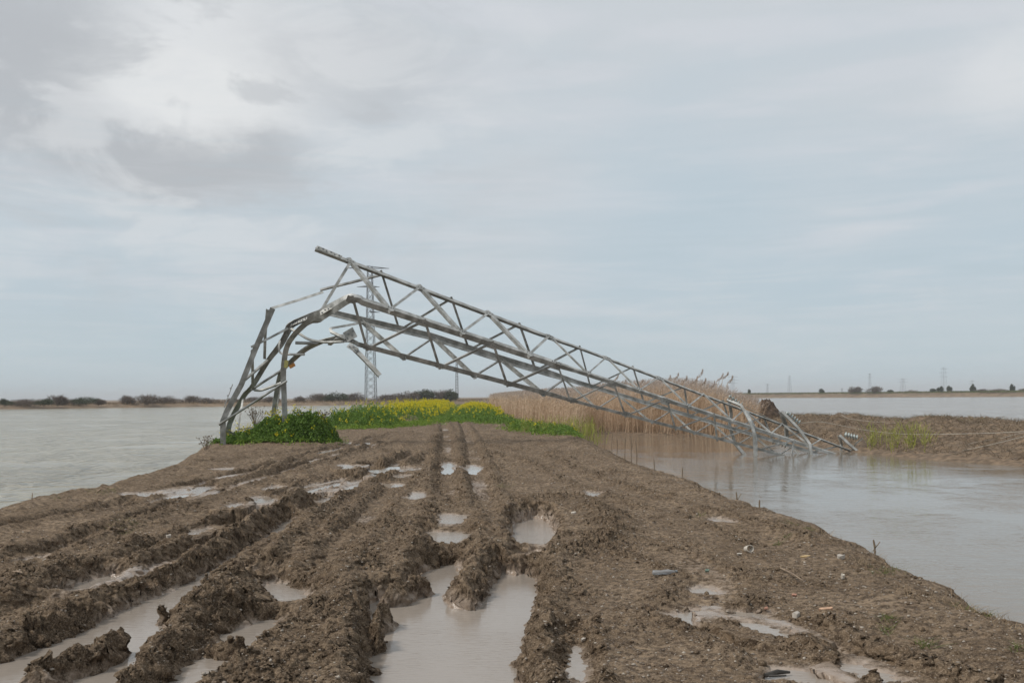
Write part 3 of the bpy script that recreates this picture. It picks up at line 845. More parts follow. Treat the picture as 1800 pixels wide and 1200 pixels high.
# straight part of the four chords (near the fold -> past the water line)
T1a, T1b = P(555.5, 434, 33.7), P(1503, 793, 41.6)
T2a, T2b = P(620, 522, 32.4), P(1467, 797, 40.1)
T4a, T4b = P(628, 609, 33.3), P(1367, 800, 39.0)
T3pts = [P(577, 551, 34.7), P(757, 593, 35.7), P(878, 632, 36.4), P(1131, 708, 38.3), P(1424, 795, 40.8)]
def at_px(pts, px):
    """point of a 3-D polyline seen in column px"""
    k = (px - 900) / 1750
    for i in range(len(pts) - 1):
        a, b = pts[i], pts[i + 1]
        fa, fb = a.x - k * a.y, b.x - k * b.y
        if (fa <= 0 <= fb) or i == len(pts) - 2 or (i == 0 and fa > 0):
            return lerp3(a, b, fa / (fa - fb))
CH = {'1': [T1a, T1b], '2': [T2a, T2b], '3': T3pts, '4': [T4a, T4b]}
def extend(pts, m=2.2):
    d = (pts[-1] - pts[-2]).normalized()
    return list(pts) + [pts[-1] + d * m]
def nearest_dir(p, chord):
    best = None
    for i in range(len(chord) - 1):
        a, b = chord[i], chord[i + 1]; ab = b - a
        t = max(-0.1, min(1.2, (p - a).dot(ab) / ab.length_squared)); q = a + ab * t
        if best is None or (q - p).length < best[0]: best = ((q - p).length, q)
    return (best[1] - p)
def perp(v, d):
    v = v - d * v.dot(d); return v.normalized()
PART = {'1': ('2', '3'), '2': ('1', '4'), '3': ('4', '1'), '4': ('3', '2')}

# bent lower legs, base to fold
legA = [P(387, 790, 32.6), P(387, 739, 32.5), P(395, 719, 32.55), P(419.5, 674, 32.7), P(444, 612, 32.85), P(475, 540, 33.0)]
legC = [P(507, 790, 34.0), P(505.7, 735, 34.0), P(504, 690, 33.95), P(503, 655, 33.85), P(505, 630, 33.75), P(510, 608, 33.6), P(523, 589, 33.4), P(544, 569.5, 33.2), P(565, 553, 33.0), P(592, 536, 32.7), P(608, 525.5, 32.5), P(620, 521.5, 32.4), P(634, 524.5, 32.5)]
legB = [P(393, 785, 34.6), P(400, 742, 34.55), P(420, 692, 34.5), P(440, 677, 34.5), P(467, 633, 34.4), P(490, 604, 34.4), P(503, 581, 34.4), P(512, 571, 34.4), P(535, 562, 34.5), P(560, 553, 34.6), P(577, 551, 34.7)]
legB[2] = P(425, 694, 34.5)
legD = [P(481, 780, 35.6), P(484, 735, 35.4), P(490, 690, 35.3), P(498, 655, 35.0), P(513, 640, 34.8), P(536, 620, 34.3), P(556, 609, 34.0), P(577, 601, 33.8), P(600, 598, 33.6), P(617, 603, 33.4), P(628, 609, 33.3)]
def leg_frames(pts, u0, v0, u1, v1, i0, i1):
    us, vs = [], []
    for i, p in enumerate(pts):
        d = (pts[min(i + 1, len(pts) - 1)] - pts[max(0, i - 1)]).normalized()
        t = 0 if i <= i0 else 1 if i >= i1 else (i - i0) / (i1 - i0)
        us.append(perp(u0 * (1 - t) + u1 * t, d)); vs.append(perp(v0 * (1 - t) + v1 * t, d))
    return us, vs
BASE = {'A': legA[0], 'B': legB[0], 'C': legC[0], 'D': legD[0]}
def bdir(a, b): return (BASE[b] - BASE[a]).normalized()
def chord_dirs(k, p):
    a, b = PART[k]
    return nearest_dir(p, CH[a]), nearest_dir(p, CH[b])
def build_chord(pts, k, lower, up0, vp0, i0, i1, w, mat=M['steel']):
    full = list(pts)
    us, vs = [], []
    n = len(full)
    for i, p in enumerate(full):
        d = (full[min(i + 1, n - 1)] - full[max(0, i - 1)]).normalized()
        cu, cv = chord_dirs(k, p); cu = perp(cu, d); cv = perp(cv, d)
        t = 1 if i >= i1 else 0 if i <= i0 else (i - i0) / (i1 - i0)
        tp = 1.0 - 0.32 * min(1.0, max(0.0, (p.x - 1.4) / 1.0)) - 0.14 * min(1.0, max(0.0, (p.x + 4.5) / 17.0))
        if lower:
            us.append(perp(up0 * (1 - t) + cu * t, d)); vs.append(perp(vp0 * (1 - t) + cv * t, d))
        else:
            us.append(cu); vs.append(cv)
        us[-1] = us[-1] * tp; vs[-1] = vs[-1] * tp
    m = MB(); m.angle(full, us, vs, w, w, 0.022)
    return m.build('leg', mat, pylon)
def densify(pts, n=4):
    out = []
    for a, b in zip(pts[:-1], pts[1:]):
        for i in range(n): out.append(lerp3(a, b, i / n))
    return out + [pts[-1]]
def smooth3(pts, n=3):
    out = []
    Q = [pts[0]] + list(pts) + [pts[-1]]
    for i in range(1, len(Q) - 2):
        p0, p1, p2, p3 = Q[i - 1:i + 3]
        for k in range(n):
            t = k / n
            out.append(0.5 * (2 * p1 + (p2 - p0) * t + (2 * p0 - 5 * p1 + 4 * p2 - p3) * t * t + (3 * p1 - p0 - 3 * p2 + p3) * t ** 3))
    return out + [pts[-1]]
# leg torn off at the fold
us, vs = leg_frames(legA, bdir('A', 'C'), bdir('A', 'B'), bdir('A', 'C'), bdir('A', 'B'), 0, 1)
m = MB(); m.angle(legA, us, vs, 0.205, 0.20, 0.022); m.build('leg', M['steel'], pylon)
build_chord(extend([lerp3(T1a, T1b, k / 24) for k in range(25)]), '1', False, None, None, 0, 0, 0.175)
c_up = smooth3(legC, 3); build_chord(c_up + extend([lerp3(at_px(CH['2'], 640), T2b, k / 24) for k in range(25)]), '2', True, bdir('C', 'A'), bdir('C', 'D'), 14, 34, 0.205)
b_up = smooth3(legB, 3); build_chord(b_up + extend(densify([at_px(CH['3'], 590)] + T3pts[1:], 6)), '3', True, bdir('B', 'D'), bdir('B', 'A'), 12, 29, 0.195)
d_up = smooth3(legD, 3); build_chord(d_up + extend([lerp3(at_px(CH['4'], 650), T4b, k / 24) for k in range(25)]), '4', True, bdir('D', 'B'), bdir('D', 'C'), 6, 26, 0.185)

def brace(p, q, n, w=0.09, t=0.012, over=0.05, side=1, off=0.02, mat=M['steel'], name='brace'):
    d = (q - p).normalized(); n = perp(n, d); u = n.cross(d).normalized() * side; w *= 0.88
    a = p - d * over + n * off - u * w / 2; b = q + d * over + n * off - u * w / 2
    m = MB(); m.angle([a, b], [u, u], [-n, -n], w, w * 0.9, t)
    return m.build(name, mat, pylon)
CEN = lambda px: (at_px(CH['1'], px) + at_px(CH['2'], px) + at_px(CH['3'], px) + at_px(CH['4'], px)) / 4
def face_normal(k1, k2, px):
    a, b = at_px(CH[k1], px), at_px(CH[k2], px)
    ax = (at_px(CH[k1], px + 60) - a).normalized()
    n = ax.cross(b - a).normalized()
    if n.dot((a + b) / 2 - CEN(px)) < 0: n = -n
    return n
t1n = [618, 741, 861, 967, 1067, 1159, 1237, 1308, 1375, 1444]
t1f = [672, 795, 914, 1020, 1113, 1203, 1271, 1342, 1410, 1476]
t2u = [687.5, 813, 931, 1034, 1124, 1210, 1287, 1355.5, 1424]
t2l = [621, 748, 867, 980, 1078, 1172, 1255, 1325, 1395]
t3u = [703, 825, 942, 1038, 1132, 1210, 1285, 1358, 1424]
t3l = [634, 761, 880, 992, 1086, 1178, 1250, 1322, 1390]
t4n = [646, 773, 892, 1003, 1099, 1187, 1260, 1330, 1390]
t4f = [708, 832, 953, 1049, 1145, 1219, 1294, 1367, 1420]
def lace(k1, k2, top, bot, first_w, last_w, wide_first, n_out=0.02):
    for i in range(len(bot)):
        f = i / (len(bot) - 1)
        w = first_w if i < 3 else first_w * 0.62
        w = w * (1 - f) + last_w * f if i >= 3 else w
        n = face_normal(k1, k2, bot[i])
        p, q = at_px(CH[k1], top[i]), at_px(CH[k2], bot[i])
        brace(p, q, n, w * (1.25 if wide_first and i < 3 else 0.95), over=0.13 if (wide_first and i < 3) else 0.06, side=1, off=n_out)
        if i + 1 < len(top):
            r = at_px(CH[k1], top[i + 1])
            brace(lerp3(q, r, 0.015), lerp3(r, q, 0.05), n, w * 0.85, over=0.02, side=-1, off=n_out + 0.002)
lace('1', '2', t1n, t2u, 0.135, 0.075, True)
lace('1', '3', t1f, t3u, 0.105, 0.070, False)
lace('2', '4', t2l, t4n, 0.115, 0.070, False)
lace('3', '4', t3l, t4f, 0.120, 0.070, True)

# gusset plates at the panel points
def gusset(k1, k2, px, L, Wd):
    p = at_px(CH[k1], px); d = (at_px(CH[k1], px + 30) - p).normalized(); n = face_normal(k1, k2, px)
    v = perp(at_px(CH[k2], px) - p, d)
    m = MB(); m.box(p + v * Wd * 0.42 + n * 0.012, d * L / 2, v * Wd / 2, n * 0.006)
    g_ = m.build('gusset_plate', M['steel'], pylon)
    for q in (-.3, 0.05, .33):
        mb = MB(); c = p + v * Wd * (0.35 + .3 * abs(q)) + d * L * q; mb.tube([c + n * .018, c + n * .045], .020, 6); mb.build('bolt', M['steel_far'], g_)
for px in t1n[:6]: gusset('1', '2', px, 0.34, 0.24)
for px in t2l[:6]: gusset('2', '4', px, 0.36, 0.26)
for px in t2u[:6]: gusset('2', '1', px, 0.30, 0.20)
for px in t4n[:5]: gusset('4', '2', px, 0.30, 0.20)
# plates where the lengths of leg are spliced, with their bolts
def splice(name, pts_px, Y, w, n=4, tilt=Vector((0, -1, 0.35)), mat=M['steel']):
    a, b = P(*pts_px[0], Y), P(*pts_px[1], Y)
    d = (b - a).normalized(); nn = perp(tilt, d); u = nn.cross(d)
    m = MB(); m.box((a + b) / 2, d * (b - a).length / 2, u * w / 2, nn * 0.012)
    pl = m.build(name, mat, pylon)
    for i in range(n):
        mb = MB(); c = lerp3(a, b, (i + 0.6) / (n + 0.2)) + u * (w * 0.14 * (1 if i % 2 else -1))
        mb.tube([c + nn * 0.010, c + nn * 0.045], 0.028, 6)
        mb.build('bolt', M['steel_far'], pl)
splice('splice_plate', ((556, 434), (600, 452)), 33.55, 0.15, 6, Vector((0, -1, 1.0)))
splice('splice_plate', ((563, 551), (592, 534)), 32.85, 0.20, 5, Vector((0, -1, 0.9)))
splice('splice_plate', ((511, 571), (540, 559.5)), 34.3, 0.15, 6, Vector((-.2, -1, 1.0)))
splice('splice_plate', ((952, 590), (975, 599)), 36.7, 0.16, 5, Vector((0, -0.4, 1.0)))
splice('splice_plate', ((969, 634), (988, 640.5)), 35.35, 0.17, 5, Vector((0, -0.6, 1.0)))
splice('splice_plate', ((409, 675), (394, 716)), 32.9, 0.12, 3, Vector((-1, -.3, 0)))
# torn joint with its plate at the lower chord
splice('joint_plate', ((607, 593), (624, 583)), 33.2, 0.40, 4, Vector((.15, -1, 0.3)))
splice('joint_plate', ((600, 600), (622, 600)), 33.3, 0.12, 3, Vector((0, -.5, 1)))
splice('joint_plate', ((612, 606), (628, 616)), 33.1, 0.20, 3, Vector((0, -1, 0.4)))

# bracing of the standing stump and the loose, bent members
def bar(pts, w=0.09, name='brace', n=Vector((0, -1, 0)), mat=M['steel'], flip=1, t=0.012):
    us, vs = [], []
    for i, p in enumerate(pts):
        d = (pts[min(i + 1, len(pts) - 1)] - pts[max(0, i - 1)]).normalized()
        nn = perp(n, d); u = nn.cross(d).normalized() * flip
        us.append(u); vs.append(-nn)
    m = MB(); m.angle([p - u * w / 2 for p, u in zip(pts, us)], us, vs, w, w * 0.85, t)
    return m.build(name, mat, pylon)
bar([P(615, 462, 33.9), P(590, 503, 33.5), P(565, 545, 33.0)], 0.11)
bar([P(668, 485, 34.9), P(617, 498, 34.4), P(563, 511, 34.0)], 0.085, n=Vector((0, -.5, -1)))
bar([P(568, 513, 33.95), P(522, 528, 33.5), P(476, 542, 33.05)], 0.11, n=Vector((0, -1, .6)))
bar([P(470, 544, 33.4), P(466, 590, 33.8), P(465, 631, 34.2)], 0.11)
bar([P(443.5, 611, 32.8), P(476, 595, 33.5), P(508, 578, 34.2)], 0.10, n=Vector((0, -.4, -1)))
bar([P(443, 617, 32.9), P(444, 650, 33.6), P(444, 685, 34.3)], 0.11)
bar([P(423, 672, 32.9), P(446, 653, 33.6), P(470, 632, 34.2)], 0.085, n=Vector((0, -1, .8)))
bar([P(442, 686, 34.3), P(470, 668, 34.5), P(502, 648, 34.9)], 0.115, n=Vector((0, -.4, -1)))
bar(smooth3([P(446, 684, 34.3), P(458, 684.5, 34.25), P(475, 679, 34.2), P(501, 669, 34.0)], 4), 0.08, n=Vector((0, -1, .8)))
bar([P(385, 747, 32.4), P(440, 712, 33.0), P(505, 670, 33.8)], 0.11, n=Vector((0, -.5, -1)))
bar([P(388, 747, 32.5), P(419, 766, 34.0)], 0.095, n=Vector((0, -1, .7)))
bar(smooth3([P(427, 700, 34.4), P(423, 725, 34.0), P(419.5, 750, 33.8), P(421, 754, 33.8), P(440, 752, 33.9), P(462, 748, 34.1)], 4), 0.07)
bar(smooth3([P(492, 598, 34.2), P(490, 611, 34.1), P(494, 620, 34.1), P(510, 622, 34.0), P(536, 622, 34.2)], 4), 0.07, n=Vector((0, -1, .5)))
bar([P(519, 601.5, 33.6), P(560, 602.5, 33.8)], 0.09, n=Vector((0, -1, .5)))
bar(smooth3([P(511, 577, 34.0), P(528, 587, 33.8), P(544, 596, 33.7), P(571, 600.5, 33.7), P(604, 599, 33.4)], 4), 0.08, n=Vector((0, -1, .5)))
bar(smooth3([P(640, 566, 34.8), P(608, 572, 34.2), P(582, 576.5, 33.7)], 2), 0.10, n=Vector((0, -1, .5)))
bar([P(580.5, 576, 33.7), P(581.5, 582, 33.6), P(594, 588, 33.4), P(608, 594.5, 33.25)], 0.10, n=Vector((0, -1, .4)))
bar([P(618, 607, 33.2), P(645, 634, 33.0), P(668, 659, 32.8)], 0.15, n=Vector((.2, -1, .5)), t=0.016)
bar([P(576, 603, 33.9), P(590, 592, 33.6), P(604, 590, 33.4)], 0.16, n=Vector((.1, -1, .4)))
# rust and paint marks on two bent legs
for (a, b, Y, w, mt, nm) in (((509, 645), (518, 640), 34.55, 0.13, M['rust'], 'rusted_joint'), ((502.2, 646), (503.8, 633), 33.50, 0.14, plain('yellow_paint', (0.42, 0.38, 0.13), 0.7, 0.3, 20), 'paint_band')):
    p, q = P(*a, Y), P(*b, Y); d = (q - p).normalized(); nn = perp(Vector((0, -1, .2)), d); u = nn.cross(d)
    m = MB(); m.box((p + q) / 2, d * (q - p).length / 2, u * w / 2, nn * 0.03); m.build(nm, mt, pylon)

# bent cross-arms at the sunken head, each holding a string of glass discs
def discs(a, b, n, r=0.125):
    d = (b - a).normalized(); x = d.cross(Vector((0, 0, 1))).normalized(); y = d.cross(x)
    m = MB()
    for i in range(n):
        c = lerp3(a, b, (i + 0.5) / n); L = (b - a).length / n
        prof = [(0.022, -0.48), (0.035, -0.20), (r, -0.05), (r * 0.95, 0.05), (0.05, 0.14), (0.022, 0.48)]
        vs = []; K = 12
        for rr, t in prof:
            for k in range(K):
                an = 2 * math.pi * k / K
                vs.append(c + d * (t * L) + (x * math.cos(an) + y * math.sin(an)) * rr)
        fs = []
        for j in range(len(prof) - 1):
            for k in range(K):
                k2 = (k + 1) % K; fs.append((j * K + k, j * K + k2, (j + 1) * K + k2, (j + 1) * K + k))
        m.add(vs, fs)
    return m.build('insulator_string', M['glass'], pylon, smooth=True)
def arm(pts, w=0.105, n=Vector((0, -1, .4))):
    return bar(pts, w, 'crossarm', n, t=0.014)
arm([P(1278, 701, 39.2), P(1303, 712, 38.9), P(1319, 740, 38.5), P(1326, 760, 38.4), P(1328, 808, 38.3)])
arm([P(1312, 722, 39.4), P(1326, 748, 38.9), P(1330, 775, 38.7), P(1330, 806, 38.5)], 0.07)
arm([P(1282, 703, 39.6), P(1286, 728, 39.8), P(1283, 748, 39.9), P(1292, 778, 40.0), P(1316, 806, 39.6)], 0.12)
arm([P(1374, 722, 40.2), P(1403, 751, 39.9), P(1424, 780, 39.6), P(1427, 801, 39.5)])
arm([P(1374, 724, 40.4), P(1383, 750, 40.8), P(1384, 772, 41.0)], 0.14)
arm([P(1476, 764, 41.4), P(1492, 779, 41.3), P(1509, 793, 41.2)])
arm([P(1476, 765, 41.5), P(1480, 780, 41.8), P(1479, 792, 41.8)], 0.10)
arm([P(1516, 770, 42.0), P(1506, 778, 42.2), P(1500, 786, 42.3)], 0.08)
discs(P(1281, 695, 39.2), P(1305, 713, 39.1), 5)
discs(P(1381, 724, 40.3), P(1406, 744, 40.4), 6)
discs(P(1484, 763, 41.5), P(1508, 769.5, 41.6), 5)
discs(P(1357, 775, 40.6), P(1384, 783, 40.4), 5)

# ================================================================== FALLEN CABLES
def cable(pts, label, r=0.013):
    m = MB(); m.tube(smooth3(pts, 8), r, 6)
    o = m.build('power_cable', M['cable'], None, True)
    return tag(o, label, 'cable', 'cables trailing from the fallen pylon')
cable([P(1406, 744, 40.4), P(1440, 741, 40.7), P(1480, 748, 41.0), P(1530, 757, 41.2), P(1600, 763, 41), P(1700, 762, 39.6), P(1800, 758, 38), P(1980, 745, 36)], 'upper slack cable drooping in front of the spoil bank from the middle insulator string')
cable([P(1509, 793, 41.2), P(1545, 797, 40.2), P(1590, 800.5, 39.4), P(1640, 799, 38.6), P(1700, 790, 37), P(1760, 777, 35.4), P(1800, 767, 34.3), P(1960, 730, 31)], 'lowest cable, dipping to the water from the last crossarm then rising right')
cable([P(1305, 713, 39.1), P(1338, 728, 40.2), P(1375, 745, 41.6), P(1400, 756, 42.5)], 'short cable running down from the topmost insulator string behind the lattice')
cable([P(1655, 795, 37.9), P(1690, 784, 38.3), P(1720, 776, 38.8), P(1760, 770, 38.9), P(1800, 760, 38.6), P(1930, 741, 37)], 'thin cable branching between the upper and lowest cables up the bare bank', 0.009)
cable([P(1478, 728, 52), P(1500, 737, 50), P(1580, 744, 49), P(1680, 748, 47), P(1800, 748, 45), P(1950, 742, 43)], 'faint cable lying highest along the crest of the spoil bank', 0.009)

# ================================================================== STANDING PYLONS
def lattice_pylon(label, px, Y, base_px, top_px, w0, w1, arms, r=0.07, panels=14, mat=M['steel_far'], group='pylons standing along the horizon'):
    bz = F(px, base_px, Y).z; tz = F(px, top_px, Y).z
    cx = F(px, (base_px + top_px) / 2, Y).x
    t = thing('lattice_pylon', label, 'pylon', (cx, Y, bz), group)
    hgt = tz - bz; ang = 0.35
    def cor(f, k):
        w = (w0 + (w1 - w0) * f) / 2
        a = ang + math.pi / 4 + k * math.pi / 2
        return Vector((cx + math.cos(a) * w * 1.414, Y + math.sin(a) * w * 1.414, bz + f * hgt))
    for k in range(4):
        m = MB(); m.tube([cor(0, k), cor(1, k)], r, 4); m.build('leg', mat, t)
    m = MB(); fs = [0.0]
    for i in range(panels): fs.append(1 - (1 - (i + 1) / panels) ** 1.0)
    for i in range(panels):
        for k in range(4):
            m.tube([cor(fs[i], k), cor(fs[i + 1], (k + 1) % 4)], r * 0.55, 4)
            m.tube([cor(fs[i], (k + 1) % 4), cor(fs[i + 1], k)], r * 0.55, 4)
    m.build('bracing', mat, t)
    for f, l, rr in arms:
        z = bz + f * hgt; w = (w0 + (w1 - w0) * f) / 2
        m = MB(); ux = Vector((math.cos(rr), math.sin(rr), 0)); uy = Vector((-ux.y, ux.x, 0)); c = Vector((cx, Y, z))
        for s in (l if isinstance(l, tuple) else (l, -l)):
            tip = c + ux * s
            for q in (-1, 1):
                m.tube([c + uy * w * q, tip], r * 0.8, 4); m.tube([c + uy * w * q + Vector((0, 0, abs(s) * .10)), tip], r * 0.6, 4)
            m.tube([c + ux * s * 0.5 + Vector((0, 0, abs(s) * .05)), c + ux * s * 0.55], r * 0.5, 4)
        m.build('crossarm', mat, t)
    return t
lattice_pylon('nearest standing lattice pylon, seen upright behind the fold of the fallen one', 651, 352, 709, 468, 3.7, 1.5,
              [(0.985, (6.8, -8.4), 0.1), (0.85, (3.4, -4.6), 0.1), (0.665, (3.4,), 0.1)], 0.11, 20)
lattice_pylon('small thin lattice pylon seen under the leaning truss above the dirt track', 803, 700, 700, 628, 1.9, 0.9, [(0.9, 3.0, 0.2), (0.72, 2.4, 0.2)], 0.10, 14)
for px, Y, top, w0, arms, lab in (
    (1288, 800, 660, 3.2, [(0.92, 5, .3), (0.75, 5.5, .3), (0.58, 5, .3)], 'lattice pylon on the horizon just right of the reed plumes, above the topmost insulators'),
    (1388, 860, 660, 2.8, [(0.95, 2.5, .9), (0.8, 2.5, .9)], 'solid dark narrow pylon on the horizon standing clear of any bush'),
    (1529, 1000, 656, 2.6, [(0.95, 3.5, .5), (0.8, 4, .5)], 'tall thin pylon on the horizon behind the right bush of the pair'),
    (1587, 1250, 665, 6.0, [(0.93, 7, .1), (0.75, 7, .1)], 'pale two legged pylon on the horizon between the pair of bushes and the tallest pylon'),
    (1659, 900, 645, 4.4, [(0.93, 5, .4), (0.78, 6, .4), (0.62, 5, .4)], 'tallest pylon on the right horizon, rising between two small round trees'),
    (1709, 1300, 668, 3.5, [(0.9, 5, .2), (0.7, 5, .2)], 'faintest pylon at the far right horizon above a small dark tree'),
    (1349, 1500, 674, 3.0, [(0.9, 5, .2)], 'tiny faint pylon on the horizon between the reed plumes and the solid dark pylon'),
    (1480, 1700, 682, 3.0, [(0.9, 4, .2)], 'stub of a remote pylon just left of the pair of bushes')):
    lattice_pylon(lab, px, Y, 699.5 - px / 180, top, w0, w0 * 0.42, arms, 0.034 * Y / 900, 12)

# ================================================================== PLANTS
def rot_basis(n, rng):
    """n random orthonormal frames"""
    a = rng.normal(size=(n, 3)); a /= np.linalg.norm(a, axis=1)[:, None]
    b = rng.normal(size=(n, 3)); b -= a * (a * b).sum(1)[:, None]; b /= np.linalg.norm(b, axis=1)[:, None]
    return a, b, np.cross(a, b)
def leaf_quads(c, L, W, rng, up=0.0, tint=None):
    """folded diamond leaves around the points c; returns V, F, tint"""
    n = len(c)
    a, b, nn = rot_basis(n, rng)
    a[:, 2] += up; a /= np.linalg.norm(a, axis=1)[:, None]
    b -= a * (a * b).sum(1)[:, None]; b /= np.linalg.norm(b, axis=1)[:, None]
    nn = np.cross(a, b)
    L = np.broadcast_to(L, (n,))[:, None]; W = np.broadcast_to(W, (n,))[:, None]
    v = np.stack([c - a * L * .5, c + b * W * .5 + nn * W * .15 + a * L * .05, c + a * L * .5 - nn * L * 0.12, c - b * W * .5 + nn * W * .15 + a * L * .05], 1).reshape(-1, 3)
    f = np.arange(4 * n).reshape(n, 4)
    t = rng.random(n) if tint is None else tint
    return v, f, np.repeat(t, 4)
def strips(p0, p1, w, bend, rng, seg=3, tint=None, flat=None):
    """narrow tapering blades from p0 to p1, bowed by the vectors bend"""
    n = len(p0)
    s = rng.normal(size=(n, 3)); s[:, 2] *= 0.1
    d = p1 - p0; s -= d * ((s * d).sum(1) / (d * d).sum(1))[:, None]
    s /= np.linalg.norm(s, axis=1)[:, None]
    w = np.broadcast_to(w, (n,))[:, None]
    rows = []
    for k in range(seg + 1):
        t = k / seg
        c = p0 + d * t + bend * (t * t)
        ww = w * (1 - 0.85 * t)
        rows += [c - s * ww * .5, c + s * ww * .5]
    v = np.stack(rows, 1).reshape(-1, 3)
    base = np.arange(n)[:, None, None] * (2 * (seg + 1))
    q = np.array([[2 * k, 2 * k + 1, 2 * k + 3, 2 * k + 2] for k in range(seg)])[None]
    f = (base + q).reshape(-1, 4)
    t = rng.random(n) if tint is None else tint
    return v, f, np.repeat(t, 2 * (seg + 1))
def join(parts):
    V, F, T, o = [], [], [], 0
    for v, f, t in parts:
        V.append(v); F.append(f + o); T.append(t); o += len(v)
    return np.concatenate(V), np.concatenate(F), np.concatenate(T)
def ground_z(x, y):
    z = np.empty(len(x))
    m = y < 89.0
    if m.any(): z[m] = heights(x[m], y[m])
    if (~m).any(): z[~m] = base_height(x[~m], y[~m])[0]
    return z

def mustard(label, outline, hgt, n, nflower, leaf=0.10, mat='leaf', seed=0, edge=0.5, cat='weed clump', lump=0.9, flower_size=0.06, stems=0.02, grade=None):
    rng = np.random.default_rng(seed)
    outline = [W(a, b) for a, b in outline]
    p = np.array(outline); lo, hi = p.min(0), p.max(0)
    # scatter stalk positions within the outline
    cand = lo + rng.random((n * 4, 2)) * (hi - lo)
    d = poly_sd(cand[:, 0], cand[:, 1], [tuple(q) for q in outline]) + 0.18 * fbm(cand[:, 0], cand[:, 1], 1.2, 3, 0.6, seed)
    keep = d < 0; cand = cand[keep][:n]; d = d[keep][:n]
    x, y = cand[:, 0], cand[:, 1]
    top = hgt * (1 - np.exp(np.clip(d, -9, 0) / edge * 1.6)) * (0.72 + lump * 0.42 * fbm(x, y, 0.9, 3, 0.6, seed + 5) + 0.25 * pnoise(x * 2.6, y * 2.6, seed + 8))
    if grade: top = top * np.interp(x, *grade)
    top = np.maximum(top, 0.10)
    gz = ground_z(x, y)
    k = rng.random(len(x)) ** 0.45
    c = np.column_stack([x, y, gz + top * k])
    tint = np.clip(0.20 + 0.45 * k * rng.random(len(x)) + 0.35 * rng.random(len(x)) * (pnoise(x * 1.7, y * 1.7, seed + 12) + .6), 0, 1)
    cen = (float(x.mean()), float(y.mean()), float(gz.mean()))
    t = thing('mustard_clump', label, cat, cen)
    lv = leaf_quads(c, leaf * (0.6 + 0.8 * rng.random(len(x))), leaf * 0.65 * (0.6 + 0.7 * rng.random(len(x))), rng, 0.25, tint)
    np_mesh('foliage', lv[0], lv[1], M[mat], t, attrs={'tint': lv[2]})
    if nflower:
        # flower stalks: a thin stem with a head of small yellow petals
        ii = rng.choice(len(x), min(len(x), max(6, nflower // 6)), replace=False)
        p0 = np.column_stack([x[ii], y[ii], gz[ii] + top[ii] * 0.55])
        ln = 0.12 + 0.30 * rng.random(len(ii)) * min(1.0, hgt)
        p1 = np.column_stack([x[ii] + 0.06 * rng.normal(size=len(ii)), y[ii] + 0.06 * rng.normal(size=len(ii)), gz[ii] + top[ii] + ln])
        st = strips(p0, p1, 0.014, np.zeros((len(ii), 3)), rng, 2)
        tag(np_mesh('flower_stems', st[0], st[1], M[mat], t, attrs={'tint': st[2]}), kind='stuff')
        j = rng.integers(0, len(ii), nflower)
        q = 1 - 0.30 * rng.random(nflower) ** 1.5
        c = p0[j] + (p1[j] - p0[j]) * q[:, None] + rng.normal(size=(nflower, 3)) * 0.045
        fl = leaf_quads(c, flower_size, flower_size * 0.9, rng)
        tag(np_mesh('flowers', fl[0], fl[1], M['flower'], t, attrs={'tint': fl[2]}), kind='stuff')
    return t
OUTLINES = []
def outl(pts):
    OUTLINES.append([W(a, b) for a, b in pts])
    return [tuple(q) for q in pts]
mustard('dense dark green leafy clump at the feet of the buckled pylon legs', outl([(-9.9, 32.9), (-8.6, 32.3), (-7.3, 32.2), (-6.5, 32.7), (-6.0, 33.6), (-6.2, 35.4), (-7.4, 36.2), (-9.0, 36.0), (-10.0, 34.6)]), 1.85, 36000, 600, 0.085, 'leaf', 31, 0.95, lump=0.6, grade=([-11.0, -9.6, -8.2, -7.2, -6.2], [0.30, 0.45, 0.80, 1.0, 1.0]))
mustard('green clump with sparse yellow flowers right of the pylon foot on the bank edge', outl([(-9.6, 49.5), (-8.0, 48.0), (-6.2, 48.8), (-5.6, 51.5), (-6.0, 55), (-8, 57), (-9.7, 54)]), 1.45, 19000, 800, 0.10, 'leaf', 32, 1.2, flower_size=0.07)
mustard('bright yellow flowering mustard band along the left side of the distant track', outl([(-8.9, 55), (-6.3, 55), (-4.9, 60), (-5.1, 75), (-6.0, 95), (-6.6, 118), (-9.0, 118), (-9.3, 80), (-9.2, 62)]), 1.42, 24000, 12500, 0.11, 'leaf', 33, 1.0, lump=0.5, flower_size=0.085)
mustard('smaller yellow flowering patch right of the distant track beside the reeds', outl([(-4.3, 72), (-2.2, 68), (-0.9, 69), (-0.5, 76), (-1.9, 95), (-4.6, 118), (-5.4, 118), (-4.9, 92)]), 1.05, 12000, 4800, 0.11, 'leaf', 34, 0.8, lump=0.5, flower_size=0.085)
mustard('low dark green weeds between the yellow flowers and the muddy track', outl([(-4.0, 62), (-2.2, 57), (-0.6, 54), (0.25, 53), (0.6, 57), (-0.8, 66), (-2.6, 69)]), 0.62, 6500, 160, 0.11, 'leaf', 35, 0.7)
mustard('low straggling green weeds where the mud meets the reeds and the pond', outl([(0.0, 46.5), (1.2, 41.5), (2.2, 39.8), (2.75, 40.2), (2.9, 44), (2.4, 48), (0.9, 52), (-0.1, 52)]), 0.42, 5500, 120, 0.09, 'leaf', 36, 0.45)
mustard('thin green fringe of weeds below the flowering band at the road edge', outl([(-8.6, 46.2), (-6.6, 47.3), (-4.6, 52), (-4.1, 62), (-4.7, 64), (-5.8, 54), (-7.4, 50)]), 0.34, 4500, 60, 0.09, 'leaf2', 37, 0.4)

